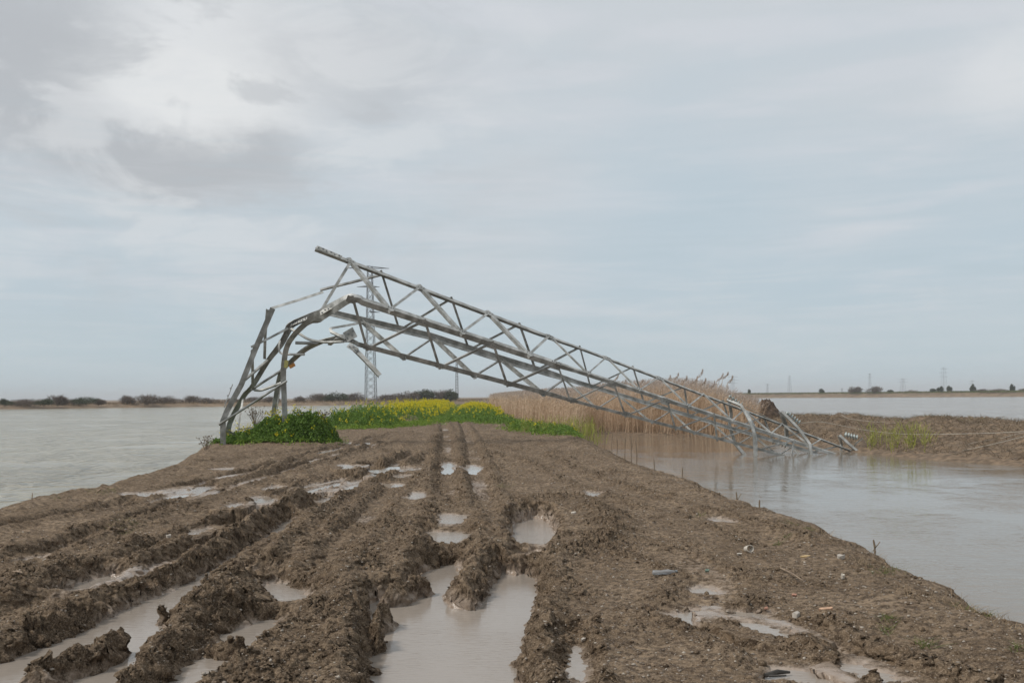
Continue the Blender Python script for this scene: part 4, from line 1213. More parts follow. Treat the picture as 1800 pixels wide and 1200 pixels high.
# loose leaves and grass that spill from the clumps over the mud
sp = []
for o_ in OUTLINES:
    o_ = o_ + [o_[0]]
    for a, b in zip(o_[:-1], o_[1:]):
        L_ = math.hypot(b[0] - a[0], b[1] - a[1])
        for _ in range(int(L_ * 42)):
            t = random.random(); sc = 0.35 + 0.006 * a[1]
            sp.append((a[0] + (b[0] - a[0]) * t + random.gauss(0, sc * .55), a[1] + (b[1] - a[1]) * t + random.gauss(-.1, sc)))
sp = np.array(sp); sp = sp[pnoise(sp[:, 0] * .9, sp[:, 1] * .6, 57) > -0.18]
e_ = base_height(sp[:, 0], sp[:, 1])[1]; sp = sp[e_ > -0.1]
rg_ = np.random.default_rng(58); n = len(sp); zz = ground_z(sp[:, 0], sp[:, 1]); hh2 = 0.05 + 0.24 * rg_.random(n) ** 1.6
l1 = leaf_quads(np.column_stack([sp, zz + hh2 * .6]), 0.10 * (.5 + rg_.random(n)), 0.055, rg_, 0.3)
l2 = strips(np.column_stack([sp, zz - .01]), np.column_stack([sp + rg_.normal(size=(n, 2)) * .07, zz + hh2]), 0.018, np.zeros((n, 3)), rg_, 2)
v, f, t = join([l1, l2])
tag(np_mesh('loose_weeds', v, f, M['leaf2'], attrs={'tint': t}), kind='stuff')

# ---- reeds: one bed nobody could count, with single plumed canes rising at its edge
rng = np.random.default_rng(51)
RP = [W(a, b, -0.5) for a, b in [(3.5, 55.5), (4.6, 60.2), (7.5, 58.9), (10.5, 57.2), (12.4, 54.6), (13.4, 54.5), (14.6, 60), (14.5, 67), (11, 80), (6.5, 98), (2.5, 125), (-3.0, 128), (-1.6, 100), (0.4, 72), (1.6, 62)]]
def reed_height(x, y):
    top = np.interp((x / y) * 1750 + 900, [840, 880, 940, 1000, 1060, 1120, 1180, 1230, 1280, 1330], [694, 690, 685, 681, 672, 668, 664, 669, 688, 702])
    return EYE + (697 - top - x / y * 13.6) / 1750 * y
RB = np.array(RP); rlo, rhi = RB.min(0) - 0.3, RB.max(0) + 0.3
cand = rng.random((110000, 2)) * (rhi - rlo) + rlo
d = poly_sd(cand[:, 0], cand[:, 1], RP)
w = np.where(d > -2.2, 1.0, np.where(d > -6, 0.35, 0.12))
keep = (d < 0.15 * rng.normal(size=len(d))) & (rng.random(len(d)) < w * np.clip(80 / cand[:, 1], 0.25, 1) ** 1.0)
q = cand[keep]; n = len(q)
gz = np.array([max(bank_z(a, b), -0.75) if a > 2.9 else -0.05 for a, b in q]) - 0.05
tz = reed_height(q[:, 0], q[:, 1])
hh = np.clip((tz - gz) * (0.66 + 0.30 * rng.random(n)), 0.7, 4)
p0 = np.column_stack([q, gz])
lean = np.column_stack([0.10 + 0.13 * rng.normal(size=n), 0.13 * rng.normal(size=n), np.zeros(n)]) * hh[:, None]
p1 = p0 + np.column_stack([lean[:, 0] * .5, lean[:, 1] * .5, hh])
bend = lean * 0.6
tint0 = np.clip(0.45 + 0.3 * pnoise(q[:, 0] * .5, q[:, 1] * .5, 77) + 0.28 * rng.normal(size=n), 0, 1)
parts = [strips(p0, p1, 0.020 + 0.012 * rng.random(n), bend, rng, 3, tint0)]
for k in range(3):
    f = 0.15 + 0.75 * rng.random(n)
    a = p0 + (p1 - p0) * f[:, None] + bend * (f * f)[:, None]
    an = rng.random(n) * 2 * np.pi; ln = (0.30 + 0.35 * rng.random(n))
    b = a + np.column_stack([np.cos(an) * ln * .55 + .08, np.sin(an) * ln * .55, ln * (0.3 + 0.5 * rng.random(n))])
    parts.append(strips(a, b, 0.028, np.column_stack([np.cos(an) * .1, np.sin(an) * .1, -0.22 * rng.random(n)]), rng, 2, np.clip(tint0 + 0.2 * rng.normal(size=n), 0, 1)))
v, f, t = join(parts)
tag(np_mesh('reed_bed', v, f, M['reed'], attrs={'tint': t}), kind='stuff')
# soft seed heads through the bed
sel = rng.choice(n, int(n * 0.5), replace=False)
c = np.repeat(p1[sel] + bend[sel], 9, 0); m_ = len(c); kk = np.tile(np.arange(9) / 9, len(sel))
c = c + np.column_stack([kk * 0.10, np.zeros(m_), kk * 0.26 - 0.05]) + rng.normal(size=(m_, 3)) * 0.022
v, f, t = leaf_quads(c, 0.11, 0.022, rng, 0.8)
tag(np_mesh('reed_seed_heads', v, f, M['plume'], attrs={'tint': t}), kind='stuff')

def cane(label, px, Y, tip_py, base_z, seed, plume=0.42):
    r = np.random.default_rng(seed)
    x, tz = F(px, tip_py, Y).x, F(px, tip_py, Y).z
    t = thing('plumed_reed', label, 'reed', (x, Y, base_z), 'plumed reeds rising above the bed')
    b0 = Vector((x - 0.35, Y, base_z)); b1 = Vector((x - .12, Y, base_z + (tz - base_z) * .6)); b2 = Vector((x, Y, tz - plume * .8))
    m = MB(); m.tube(smooth3([b0, b1, b2], 4), 0.013, 4)
    mt = m.build('stalk', M['reed'], t)
    at = mt.data.attributes.new('tint', 'FLOAT', 'POINT'); at.data.foreach_set('value', [0.5] * len(mt.data.vertices))
    k = r.random(170); lean = 0.55 + 0.35 * r.random()
    c = np.column_stack([x + k * plume * lean + r.normal(size=170) * 0.040 * (1.1 - k) + 0.06 * np.sin(k * 3.1), Y + r.normal(size=170) * 0.035, tz - plume * .85 + k * plume * 0.95 + r.normal(size=170) * .02])
    c[:, 0] += (0.09 * np.sin(np.pi * k ** .7)) * r.random(170)
    v, f, tt_ = leaf_quads(c, 0.14, 0.020, r, 0.7)
    np_mesh('plume', v, f, M['plume'], t, attrs={'tint': tt_})
    p0 = np.array([[x - .25 + .05 * i, Y, base_z + (tz - base_z) * (0.35 + 0.13 * i)] for i in range(4)])
    p1 = p0 + np.column_stack([0.30 + 0.1 * r.normal(size=4), 0.2 * r.normal(size=4), 0.25 * r.random(4)])
    v, f, tt_ = strips(p0, p1, 0.03, np.tile([.05, 0, -.12], (4, 1)), r, 3)
    np_mesh('leaves', v, f, M['reed'], t, attrs={'tint': tt_})
    return t
CANES = [(1075, 660, 'plumed reed standing alone above the bed behind the upper lattice bays'), (1092, 668, 'shorter plumed reed close right of the lone one above the bays'),
         (1120, 668, 'plumed reed in line with the middle of the truss, left of the tall row'), (1141, 664, 'plumed reed at the left end of the tall row above the truss'),
         (1169, 661, 'dark topped plumed reed just above the top chord, second in the tall row'), (1184, 657, 'full brown plume rising over the top chord, third in the tall row'),
         (1200, 662, 'slim plumed reed between the full brown plume and the tallest plume'), (1214, 663, 'bent plumed reed just left of the tallest plume'),
         (1226, 651, 'tallest and fullest reddish plume above the truss'), (1233, 666, 'low plumed reed just right of the tallest plume'),
         (1248, 671, 'dark drooping plume standing apart right of the tallest'), (1260, 658, 'thin upright plume with bare stalk near the distant pylon'),
         (1270, 655, 'tallest of the thin pale plumes at the right end of the reeds'), (1279, 662, 'last plumed reed at the right end beside the distant pylon')]
for i, (px, py, lab) in enumerate(CANES):
    Y = 62.0 + 2.0 * random.random(); x = (px - 900) / 1750 * Y
    cane(lab, px, Y, py, max(-0.6, bank_z(x, Y)), 600 + i, 0.40 + 0.15 * random.random())

# ---- yellow-green young reeds in the water and at the pond corner
def tuft(name, label, spots, hmin, hmax, mat, seed, wid=0.022, leaves=1, cat='reeds', group=None, zf=None, lean=0.12):
    r = np.random.default_rng(seed); q = np.array(spots); n = len(q)
    z0 = np.array([zf(a, b) for a, b in q]) if zf else np.full(n, WATER_Z - 0.03)
    h = hmin + (hmax - hmin) * r.random(n) ** 0.8
    p0 = np.column_stack([q, z0]); ln = r.normal(size=(n, 2)) * lean
    p1 = p0 + np.column_stack([ln[:, 0] * h, ln[:, 1] * h, h])
    parts = [strips(p0, p1, wid, np.column_stack([ln * h[:, None] * .8, -0.05 * h]), r, 3)]
    for k in range(leaves):
        f = 0.2 + 0.6 * r.random(n); a = p0 + (p1 - p0) * f[:, None]; an = r.random(n) * 6.28; l = h * (0.2 + .2 * r.random(n))
        parts.append(strips(a, a + np.column_stack([np.cos(an) * l * .4, np.sin(an) * l * .4, l]), wid, np.column_stack([np.cos(an) * .08, np.sin(an) * .08, -.1 * np.ones(n)]), r, 2))
    v, f, t = join(parts)
    o = np_mesh(name, v, f, M[mat], attrs={'tint': t})
    return tag(o, label, cat, group)
r_ = np.random.default_rng(71)
for kk_, (px, py, sx, k, lab) in enumerate(((1540, 793, 13, 48, 'arching yellow green reed tuft nearest the sunken pylon head'), (1572, 796, 13, 42, 'reed tuft second from the pylon head, low and sparse'), (1600, 797.5, 10, 50, 'tall middle reed tuft in the shallow water below the bank'),
                      (1630, 797, 10, 42, 'rightmost yellow green reed tuft below the bank'), (1590, 786, 26, 40, 'thin short reeds on the bank foot behind the other tufts'))):
    pts = []
    for _ in range(k):
        a, Y = px + sx * r_.normal() * .6, G(px, py + 2.0 * r_.normal(), WATER_Z)[1]
        pts.append((F(a, py, Y).x, Y))
    tuft('young_reed_tuft', lab, pts, 0.50, 1.45, 'greenreed', 720 + kk_, 0.026, 2, group='young reeds below the spoil bank')
pts = [G(1040 + 13 * r_.normal(), 772 + 5 * r_.normal(), -0.2) for _ in range(70)]
tuft('young_reed_tuft', 'thin yellow green grass tuft at the corner where mud meets pond', pts, 0.35, 1.0, 'greenreed', 73, 0.02, 1, zf=lambda a, b: -0.35)
pts = [G(915 + 130 * r_.random(), 757 + 9 * r_.random(), -0.1) for _ in range(300)]
tag(tuft('olive_grass', None, pts, 0.4, 1.05, 'greenreed', 74, 0.024, 1, zf=lambda a, b: -0.1), kind='stuff')
# dry single stalks standing in the pond edge
for i, (px, by_, tp, lab) in enumerate(((1062, 786, 757, 'leftmost dry stalk at the pond corner'), (1076, 792, 760, 'second dry stalk from the pond corner, slightly leaning'), (1083, 796, 768, 'short dry stalk in the middle of the row at the pond edge'),
        (1098, 800, 766, 'straight dry stalk right of the short one at the pond edge'), (1109, 804, 766, 'tall dry stalk beside the tallest at the pond edge'), (1118, 810, 775, 'bent dry stalk right of the tallest pair at the pond edge'),
        (1150, 815, 806, 'tiny dry stub of stalk on the bank edge'), (1201, 838, 821, 'lone dry stalk at the bank edge well right of the row'), (1296, 878, 864, 'forked dark twig stuck in the bank edge above the pond'),
        (1334, 890, 878, 'pale leaning stalk on the bank edge above the pond'), (1533, 962, 948, 'short dark twig upright on the right bank edge'))):
    x, Y = G(px, by_, -0.10)
    z0 = height_at(x, Y) - 0.05 if Y < 89 else -0.4
    top = F(px + random.uniform(-2, 3), tp, Y)
    m = MB(); m.tube(smooth3([Vector((x, Y, z0)), lerp3(Vector((x, Y, z0)), top, .5) + Vector((random.uniform(-.03, .03), 0, 0)), top], 3), [0.013] * 6 + [0.008], 4)
    if i in (8, 4, 10): m.tube([lerp3(Vector((x, Y, z0)), top, .5), lerp3(Vector((x, Y, z0)), top, .9) + Vector((.09, .02, 0))], 0.006, 4)
    tag(m.build('dry_stalk', plain('dry_stalk', (0.20, 0.15, 0.10), 0.9), None), lab, 'dry stalk', 'dry stalks along the pond edge')

# dead thistles by the pylon foot
def thistle(label, px, base_py, Y, hgt, spread, n, seed):
    r = random.Random(seed)
    b = P(px, base_py, Y); t = thing('dead_thistle', label, 'dead plant', b)
    ms, mh = MB(), MB()
    for i in range(n):
        a = r.uniform(0, 6.28); h = hgt * r.uniform(.5, 1); s = spread * r.uniform(.2, 1)
        tip = b + Vector((math.cos(a) * s, math.sin(a) * s * .6, h)); mid = lerp3(b, tip, .55) + Vector((0, 0, h * .1))
        ms.tube([b, mid, tip], [0.008, 0.006, 0.004], 4)
        for k in range(2):
            t2 = mid + Vector((r.uniform(-.2, .2), r.uniform(-.1, .1), r.uniform(.1, .35) * hgt)); ms.tube([mid, t2], 0.004, 4)
            mh.box(t2, Vector((.012, 0, 0)), Vector((0, .012, .004)), Vector((0, -.004, .014)))
        mh.box(tip, Vector((.016, 0, .005)), Vector((0, .016, 0)), Vector((-.005, 0, .02)))
    tw = plain('dead_stem', (0.20, 0.155, 0.115), 0.9)
    ms.build('stems', tw, t); mh.build('seed_heads', tw, t)
thistle('dead grey thistle left of the buckled pylon foot against the lake', 362, 797, 31.0, 0.62, 0.33, 13, 5)
thistle('feathery dead weed behind the bent legs against the lake', 448, 750, 35.2, 0.85, 0.55, 20, 6)
thistle('dry stems poking from the top of the dark green clump', 570, 735, 34.6, 0.32, 0.35, 8, 8)

# ---- far shrubs and trees
def shrub(label, px, Y, top_py, w_px, gz, seed, kind='bare', group=None, trunk=0.2):
    r = np.random.default_rng(seed)
    x = F(px, top_py, Y).x; w = w_px / 1750 * Y; h = F(px, top_py, Y).z - gz
    t = thing('shrub' if kind == 'bare' else 'tree', label, 'shrub' if kind == 'bare' else 'tree', (x, Y, gz), group)
    m = MB(); b = Vector((x, Y, gz - .2))
    ends = []
    for i in range(7):
        a = r.random() * 6.28; e = b + Vector((math.cos(a) * w * .36 * r.random() + w * .3 * (r.random() - .5), math.sin(a) * w * .3 * r.random(), h * (.55 + .35 * r.random())))
        m.tube([b + Vector((w * .12 * (r.random() - .5), 0, 0)), lerp3(b, e, .5) + Vector((0, 0, h * .06)), e], [h * .022, h * .014, h * .006], 4); ends.append(e)
    tk = m.build('trunk', M['twig_bark'], t)
    nl = int(1500 if kind == 'bare' else 1500)
    nb = 5 + int(r.random() * 4)
    cc = []
    for k in range(nb):
        ux = (r.random() - .5) * 0.8 * w; ht = h * (0.80 + 0.30 * r.random()) * (1 - 0.5 * abs(ux / (w * .5)) ** 2)
        rad = np.array([w * (.18 + .16 * r.random()), w * (.18 + .1 * r.random()), ht * .45])
        g = r.normal(size=(nl // nb, 3)); g /= np.linalg.norm(g, axis=1)[:, None]; g *= (0.30 + 0.75 * r.random((len(g), 1)) ** .6 + 0.22 * np.abs(r.normal(size=(len(g), 1))))
        cc.append(np.array([x + ux, Y + (r.random() - .5) * w * .4, gz + ht * (.60 if kind == 'bare' else .68)]) + g * rad)
    c = np.concatenate(cc); c[:, 2] = np.maximum(c[:, 2], gz + .05)
    if kind == 'bare':
        d = np.column_stack([(c[:, 0] - x) * .5, (c[:, 1] - Y) * .3, np.full(len(c), h * .35)]); d /= np.linalg.norm(d, axis=1)[:, None]
        d += r.normal(size=d.shape) * .35; L = h * (.14 + .34 * r.random(len(c)) ** 2)
        v, f, tn = strips(c - d * L[:, None] * .5, c + d * L[:, None] * .5, h * .035 + .02, np.zeros_like(c), r, 2)
        v2, f2, tn2 = leaf_quads(c[::2], h * .12, h * .075, r, 0.3)
        v, f, tn = join([(v, f, tn), (v2, f2, tn2)])
        np_mesh('crown', v, f, M['twig'], t, attrs={'tint': tn})
    else:
        v, f, tn = leaf_quads(c, h * .15, h * .11, r, 0.2)
        np_mesh('crown', v, f, M['evergreen'], t, attrs={'tint': tn})
    return t
M['twig_bark'] = plain('twig_bark', (0.10, 0.08, 0.065), 0.9)
LS = [(8, 704, 20, 152, 'evergreen', 'dark tree cut by the left picture edge on the far left shore'), (30, 707, 22, 154, 'bare', 'lowest shrub next to the dark tree at the far left end'),
      (52, 701, 42, 156, 'bare', 'broad grey brown shrub second from the left end of the shore'), (78, 703, 24, 158, 'evergreen', 'green tinged bush left of the pointed grey shrub'),
      (101, 698, 24, 158, 'bare', 'pointed grey shrub, tallest on the left part of the far shore'), (130, 704, 28, 160, 'bare', 'low brown shrub between the pointed one and the long hedge'),
      (152, 701, 40, 160, 'evergreen', 'long dark hedge like bush in the left third of the far shore'), (173, 703, 14, 162, 'bare', 'small shrub at the right end of the hedge like bush'),
      (219, 698.5, 26, 168, 'bare', 'rounded shrub standing alone with open shore to its left'), (258, 697, 42, 170, 'bare', 'widest dome shaped dark shrub on the far left shore'),
      (294, 699, 26, 172, 'bare', 'low shrub leaning on the right side of the dome shaped one'), (330, 697.5, 36, 174, 'bare', 'spiky grey shrub left of the buckled pylon'),
      (368, 701, 26, 176, 'bare', 'low reddish shrub just left of the buckled pylon foot'), (408, 702, 22, 178, 'bare', 'small shrub seen behind the leaning leg of the buckled pylon'),
      (452, 699, 30, 182, 'bare', 'shrub framed between the bent legs of the buckled pylon'), (478, 698, 18, 184, 'bare', 'small shrub seen just left of the paired right legs'),
      (527, 699, 20, 186, 'bare', 'small pale shrub just right of the paired right legs'), (560, 694.5, 34, 188, 'bare', 'tall irregular shrub under the arch of the fold'),
      (592, 694, 28, 188, 'evergreen', 'dark leafy bush under the dangling brace'), (622, 693.5, 30, 189, 'bare', 'full dark shrub touching the left leg of the standing pylon'),
      (676, 696, 30, 192, 'bare', 'low shrub just right of the standing pylon above yellow flowers'), (712, 691, 34, 194, 'bare', 'grey shrub at the left end of the grove behind the yellow flowers'),
      (742, 689.5, 34, 196, 'evergreen', 'dark bush in the middle of the grove behind the yellow flowers'), (772, 688.5, 34, 198, 'bare', 'tallest shrub of the grove behind the yellow flowers'),
      (792, 690, 18, 199, 'evergreen', 'last bush of the grove, beside the small thin pylon')]
for i, (px, top, w, Y, kind, lab) in enumerate(LS):
    shrub(lab, px, float(np.interp(px, [0, 200, 400, 640, 800], [272, 298, 325, 350, 385])) + 4 + (i % 3) * 4, top - 1.5, w * 1.4, 0.30, 800 + i, kind, 'shrubs along the far left shore')
RS = [(1317, 685.5, 5, 520, 'evergreen', 'dot sized bush near the left end of the right shore'), (1443, 684, 8, 520, 'evergreen', 'low bush on the right shore left of the pair'),
      (1502, 679.5, 22, 520, 'bare', 'bare upright shrub, left one of the pair on the right shore'), (1539, 680.5, 30, 522, 'bare', 'wider bare shrub, right one of the pair on the right shore'),
      (1566, 685.5, 10, 522, 'evergreen', 'tiny bush just right of the pair on the right shore'), (1640, 683.5, 12, 520, 'evergreen', 'low dark bush left of the two small round trees'),
      (1653, 680, 10, 520, 'evergreen', 'left of the two small round trees by the tallest pylon'), (1667, 680, 10, 520, 'evergreen', 'right of the two small round trees by the tallest pylon'),
      (1710, 678, 9, 512, 'evergreen', 'dark round headed tree under the faintest pylon'), (1729, 683, 24, 505, 'bare', 'reddish brown bare shrub right of the round headed tree'),
      (1757, 683, 24, 503, 'bare', 'low bare shrub in the middle of the far right end'), (1779, 677.5, 8, 500, 'evergreen', 'small dark tree rising alone near the right picture edge'),
      (1796, 683, 22, 498, 'bare', 'bare shrub cut by the right picture edge')]
for i, (px, top, w, Y, kind, lab) in enumerate(RS):
    shrub(lab, px, float(np.interp(px, [1300, 1500, 1700, 1800], [770, 710, 655, 625])) + 8, top, w, 2.4, 900 + i, kind, 'shrubs along the far right shore')

# dry growth that covers both far shores and the spoil bank
def scatter(name, xy, z, h0, h1, wid, mat, seed, lean=0.25):
    r = np.random.default_rng(seed); n = len(xy)
    h = h0 + (h1 - h0) * r.random(n)
    p0 = np.column_stack([xy, z]); ln = r.normal(size=(n, 2)) * lean * h[:, None]
    v, f, t = strips(p0, p0 + np.column_stack([ln, h]), wid, np.column_stack([ln * .6, -0.15 * h]), r, 2)
    return tag(np_mesh(name, v, f, M[mat], attrs={'tint': t}), kind='stuff')
r_ = np.random.default_rng(91)
def along(fr, n, d0, d1):
    k = r_.random(n) * (len(fr) - 1); i = k.astype(int); w = (k - i)[:, None]; q = fr[i] * (1 - w) + fr[i + 1] * w
    q = q * (1 + (d0 + (d1 - d0) * r_.random(n)) / np.linalg.norm(q, axis=1))[:, None]
    return q
q = along(frL, 30000, 1.5, 40); q = q[(np.abs(q[:, 0] / q[:, 1]) < 0.75)]
scatter('shore_grass', q, 0.15 + 0 * q[:, 0], 0.4, 1.2, 0.16, 'straw', 92)
q = along(frL, 16000, 6, 34); q = q[np.abs(q[:, 0] / q[:, 1]) < 0.75]; kx = q[:, 0] / q[:, 1]
hm = np.clip(0.9 + 1.5 * fbm(kx, kx * 0 + 3, 22, 4, 0.6, 960), 0.15, 2.6)
q, hm = q[hm > 0.3], hm[hm > 0.3]; n = len(q); hb = hm * (0.5 + 0.6 * r_.random(n)); p0 = np.column_stack([q, 0.2 + 0 * hb]); ln = r_.normal(size=(n, 2)) * 0.3 * hb[:, None]
v, f, t = strips(p0, p0 + np.column_stack([ln, hb]), 0.22, np.column_stack([ln * .5, -.1 * hb]), r_, 2)
tag(np_mesh('shore_brush', v, f, M['twig'], attrs={'tint': t}), kind='stuff')
q = along(frR, 12000, 8, 40); q = q[np.abs(q[:, 0] / q[:, 1]) < 0.8]; kx = q[:, 0] / q[:, 1]
hm = np.clip(0.7 + 2.6 * fbm(kx, kx * 0 + 8, 26, 4, 0.6, 970) * sstep(0.25, 0.5, kx), 0.15, 3.2)
q, hm = q[hm > 0.3], hm[hm > 0.3]; n = len(q); hb = hm * (0.5 + 0.6 * r_.random(n)); p0 = np.column_stack([q, 2.4 + 0 * hb]); ln = r_.normal(size=(n, 2)) * 0.3 * hb[:, None]
v, f, t = strips(p0, p0 + np.column_stack([ln, hb]), 0.35, np.column_stack([ln * .5, -.1 * hb]), r_, 2)
tag(np_mesh('shore_brush', v, f, M['twig'], attrs={'tint': t}), kind='stuff')
q = along(frR, 40000, 6, 40); q = q[(np.abs(q[:, 0] / q[:, 1]) < 0.8)]
scatter('shore_scrub', q, 2.2 + 0 * q[:, 0], 0.5, 1.5, 0.35, 'grass', 93)
n = 60000
s = r_.random(n) ** 1.0; t = 0.15 + 0.66 * r_.random(n)
B = np.array([bank_point(a, b) for a, b in zip(s, t)])
ok = (B[:, 1] > 20) & (B[:, 1] < 85)
scatter('bank_dry_grass', B[ok][:, :2] + r_.normal(size=(ok.sum(), 2)) * .1, B[ok][:, 2] - .03, 0.06, 0.30, 0.020, 'deadgrass', 94, 0.8)
n = 9000
s = r_.random(n); t = 0.58 + 0.2 * r_.random(n)
B = np.array([bank_point(a, b) for a, b in zip(s, t)]); B = B[(B[:, 1] > 20) & (pnoise(B[:, 0] * .3, B[:, 1] * .3, 3) > -0.1)]
scatter('bank_grass', B[:, :2], B[:, 2] - .03, 0.05, 0.20, 0.02, 'grass', 95, 0.5)

# ---- mound of dug earth on the spoil bank
def mound(name, label, px, py_base, py_top, w_px, Y, seed):
    Y = P(px, py_base, Y).y; x = F(px, py_base, Y).x; zb = F(px, py_base, Y).z - .15; zt = F(px, py_top, Y).z; w = w_px / 1750 * Y
    g = np.linspace(-1, 1, 90); a, b = np.meshgrid(g, g, indexing='ij'); rr = np.sqrt(a * a + b * b)
    z = (zt - zb) * np.clip(1 - rr ** 1.5, -0.2, 1) ** 1.0 if False else (zt - zb) * np.clip(1 - rr ** 1.25, -0.25, 1)
    X = x + a * w * .55 + .05 * w * a * b; Y2 = Y + b * w * .5
    z = z + (zt - zb) * (0.22 * fbm(X, Y2, 1.8, 4, .6, seed) + 0.12 * clods(X, Y2, 3.2, seed + 9, .2)) * np.clip(1.1 - rr, 0, 1)
    o = np_mesh(name, np.stack([X, Y2, zb + z], -1).reshape(-1, 3), grid_faces(90, 90), M['mound'], smooth=True)
    return tag(o, label, 'earth mound')
M['mound'] = plain('dug_earth', (0.075, 0.050, 0.034), 0.95, 0.45, 5)
mound('earth_mound', 'dark brown heap of dug earth behind the sunken end of the truss', 1347, 730, 701, 56, 61, 21)
mound('earth_mound', 'smaller dark lump of earth just left of the dug heap', 1318, 728, 707, 26, 60, 22)

# ---- loose soil, stones, straw and shoots on the near ground (nobody could count them)
rng = np.random.default_rng(111)
ICO = np.array([(0, 0, 1), (.894, 0, .447), (.276, .851, .447), (-.724, .526, .447), (-.724, -.526, .447), (.276, -.851, .447),
                (.724, .526, -.447), (-.276, .851, -.447), (-.894, 0, -.447), (-.276, -.851, -.447), (.724, -.526, -.447), (0, 0, -1)])
ICF = np.array([(0, 1, 2), (0, 2, 3), (0, 3, 4), (0, 4, 5), (0, 5, 1), (1, 6, 2), (2, 7, 3), (3, 8, 4), (4, 9, 5), (5, 10, 1),
                (6, 7, 2), (7, 8, 3), (8, 9, 4), (9, 10, 5), (10, 6, 1), (11, 7, 6), (11, 8, 7), (11, 9, 8), (11, 10, 9), (11, 6, 10)])
def sample_ground(n, ymin, ymax, power=2.0):
    """positions on the road, denser near the near end, with the mesh's own height and masks"""
    i0, i1 = np.searchsorted(ys, [ymin, ymax])
    u = rng.random(n)
    y = 1 / (1 / ymin + u * (1 / ymax - 1 / ymin))
    i = np.clip(np.searchsorted(ys, y), i0, i1 - 1)
    j = (rng.random(n) * NC).astype(int)
    return i, j
def lumps(name, i, j, r, mat, flat=0.7, sink=0.35, tint=None):
    n = len(i)
    P0 = np.column_stack([Xg[i, j] + rng.normal(size=n) * .01, Yg[i, j] + rng.normal(size=n) * .01, H[i, j]])
    sc = r[:, None] * (0.7 + 0.6 * rng.random((n, 3))); sc[:, 2] *= flat
    a, b, c = rot_basis(n, rng); ang = rng.random(n) * 6.28
    ca, sa = np.cos(ang), np.sin(ang)
    vv = ICO[None] * (0.75 + 0.5 * rng.random((n, 12, 1))) * sc[:, None]
    x = vv[..., 0] * ca[:, None] - vv[..., 1] * sa[:, None]; y = vv[..., 0] * sa[:, None] + vv[..., 1] * ca[:, None]
    v = np.stack([x, y, vv[..., 2]], -1) + P0[:, None] + np.array([0, 0, 1]) * (r * flat * (1 - 2 * sink))[:, None, None]
    f = (np.arange(n)[:, None, None] * 12 + ICF[None]).reshape(-1, 3)
    at = {'tint': np.repeat(rng.random(n), 12), 'wet': np.zeros(12 * n), 'turned': np.repeat(0.4 + 0.6 * rng.random(n), 12)}
    return tag(np_mesh(name, v.reshape(-1, 3), f, mat, attrs=at), kind='stuff')
def in_pool(i, j):
    x, y = Xg[i, j], Yg[i, j]; bad = EDGE[i, j] < 0.05
    for g, lev in POOL_OUT:
        p = np.array(g)
        m = (x > p[:, 0].min() - .1) & (x < p[:, 0].max() + .1) & (y > p[:, 1].min() - .1) & (y < p[:, 1].max() + .1)
        if m.any():
            k = np.where(m)[0]
            inside = poly_sd(x[k], y[k], g) < 0.05
            bad[k[inside & (H[i[k], j[k]] < lev + 0.004)]] = True
    return bad
i, j = sample_ground(90000, 4.2, 30)
k = (rng.random(len(i)) < 0.06 + 0.9 * np.clip(turned[i, j] - 0.35, 0, 1)) & (wet[i, j] < 0.35) & ~in_pool(i, j)
i, j = i[k], j[k]
lumps('soil_crumbs', i, j, 0.005 + 0.024 * rng.random(len(i)) ** 5 + 0.00018 * Yg[i, j], M['mud'])
i, j = sample_ground(15000, 4.2, 34)
k = (wet[i, j] < 0.5) & ~in_pool(i, j); i, j = i[k], j[k]
M['stone'] = leaf_material('stone', (0.15, 0.115, 0.09), (0.42, 0.37, 0.31), 0.0, 0.8)
lumps('gravel', i, j, 0.004 + 0.009 * rng.random(len(i)) ** 3 + 0.00022 * Yg[i, j], M['stone'], 0.65, 0.3)
i, j = sample_ground(9000, 4.2, 36)
k = (wet[i, j] < 0.5) & ~in_pool(i, j) & (Xg[i, j] > -4 + 3 * rng.random(len(i)) * 0); i, j = i[k], j[k]
n = len(i); an = rng.random(n) * 6.28; ln = 0.02 + 0.08 * rng.random(n) ** 2
p0 = np.column_stack([Xg[i, j], Yg[i, j], H[i, j] + 0.008]); p1 = p0 + np.column_stack([np.cos(an) * ln, np.sin(an) * ln, 0.012 * rng.random(n)])
v, f, t = strips(p0, p1, 0.004 + 0.00012 * Yg[i, j], np.column_stack([np.zeros((n, 2)), 0.01 * rng.random(n)]), rng, 2)
tag(np_mesh('straw_litter', v, f, M['straw'], attrs={'tint': t}), kind='stuff')
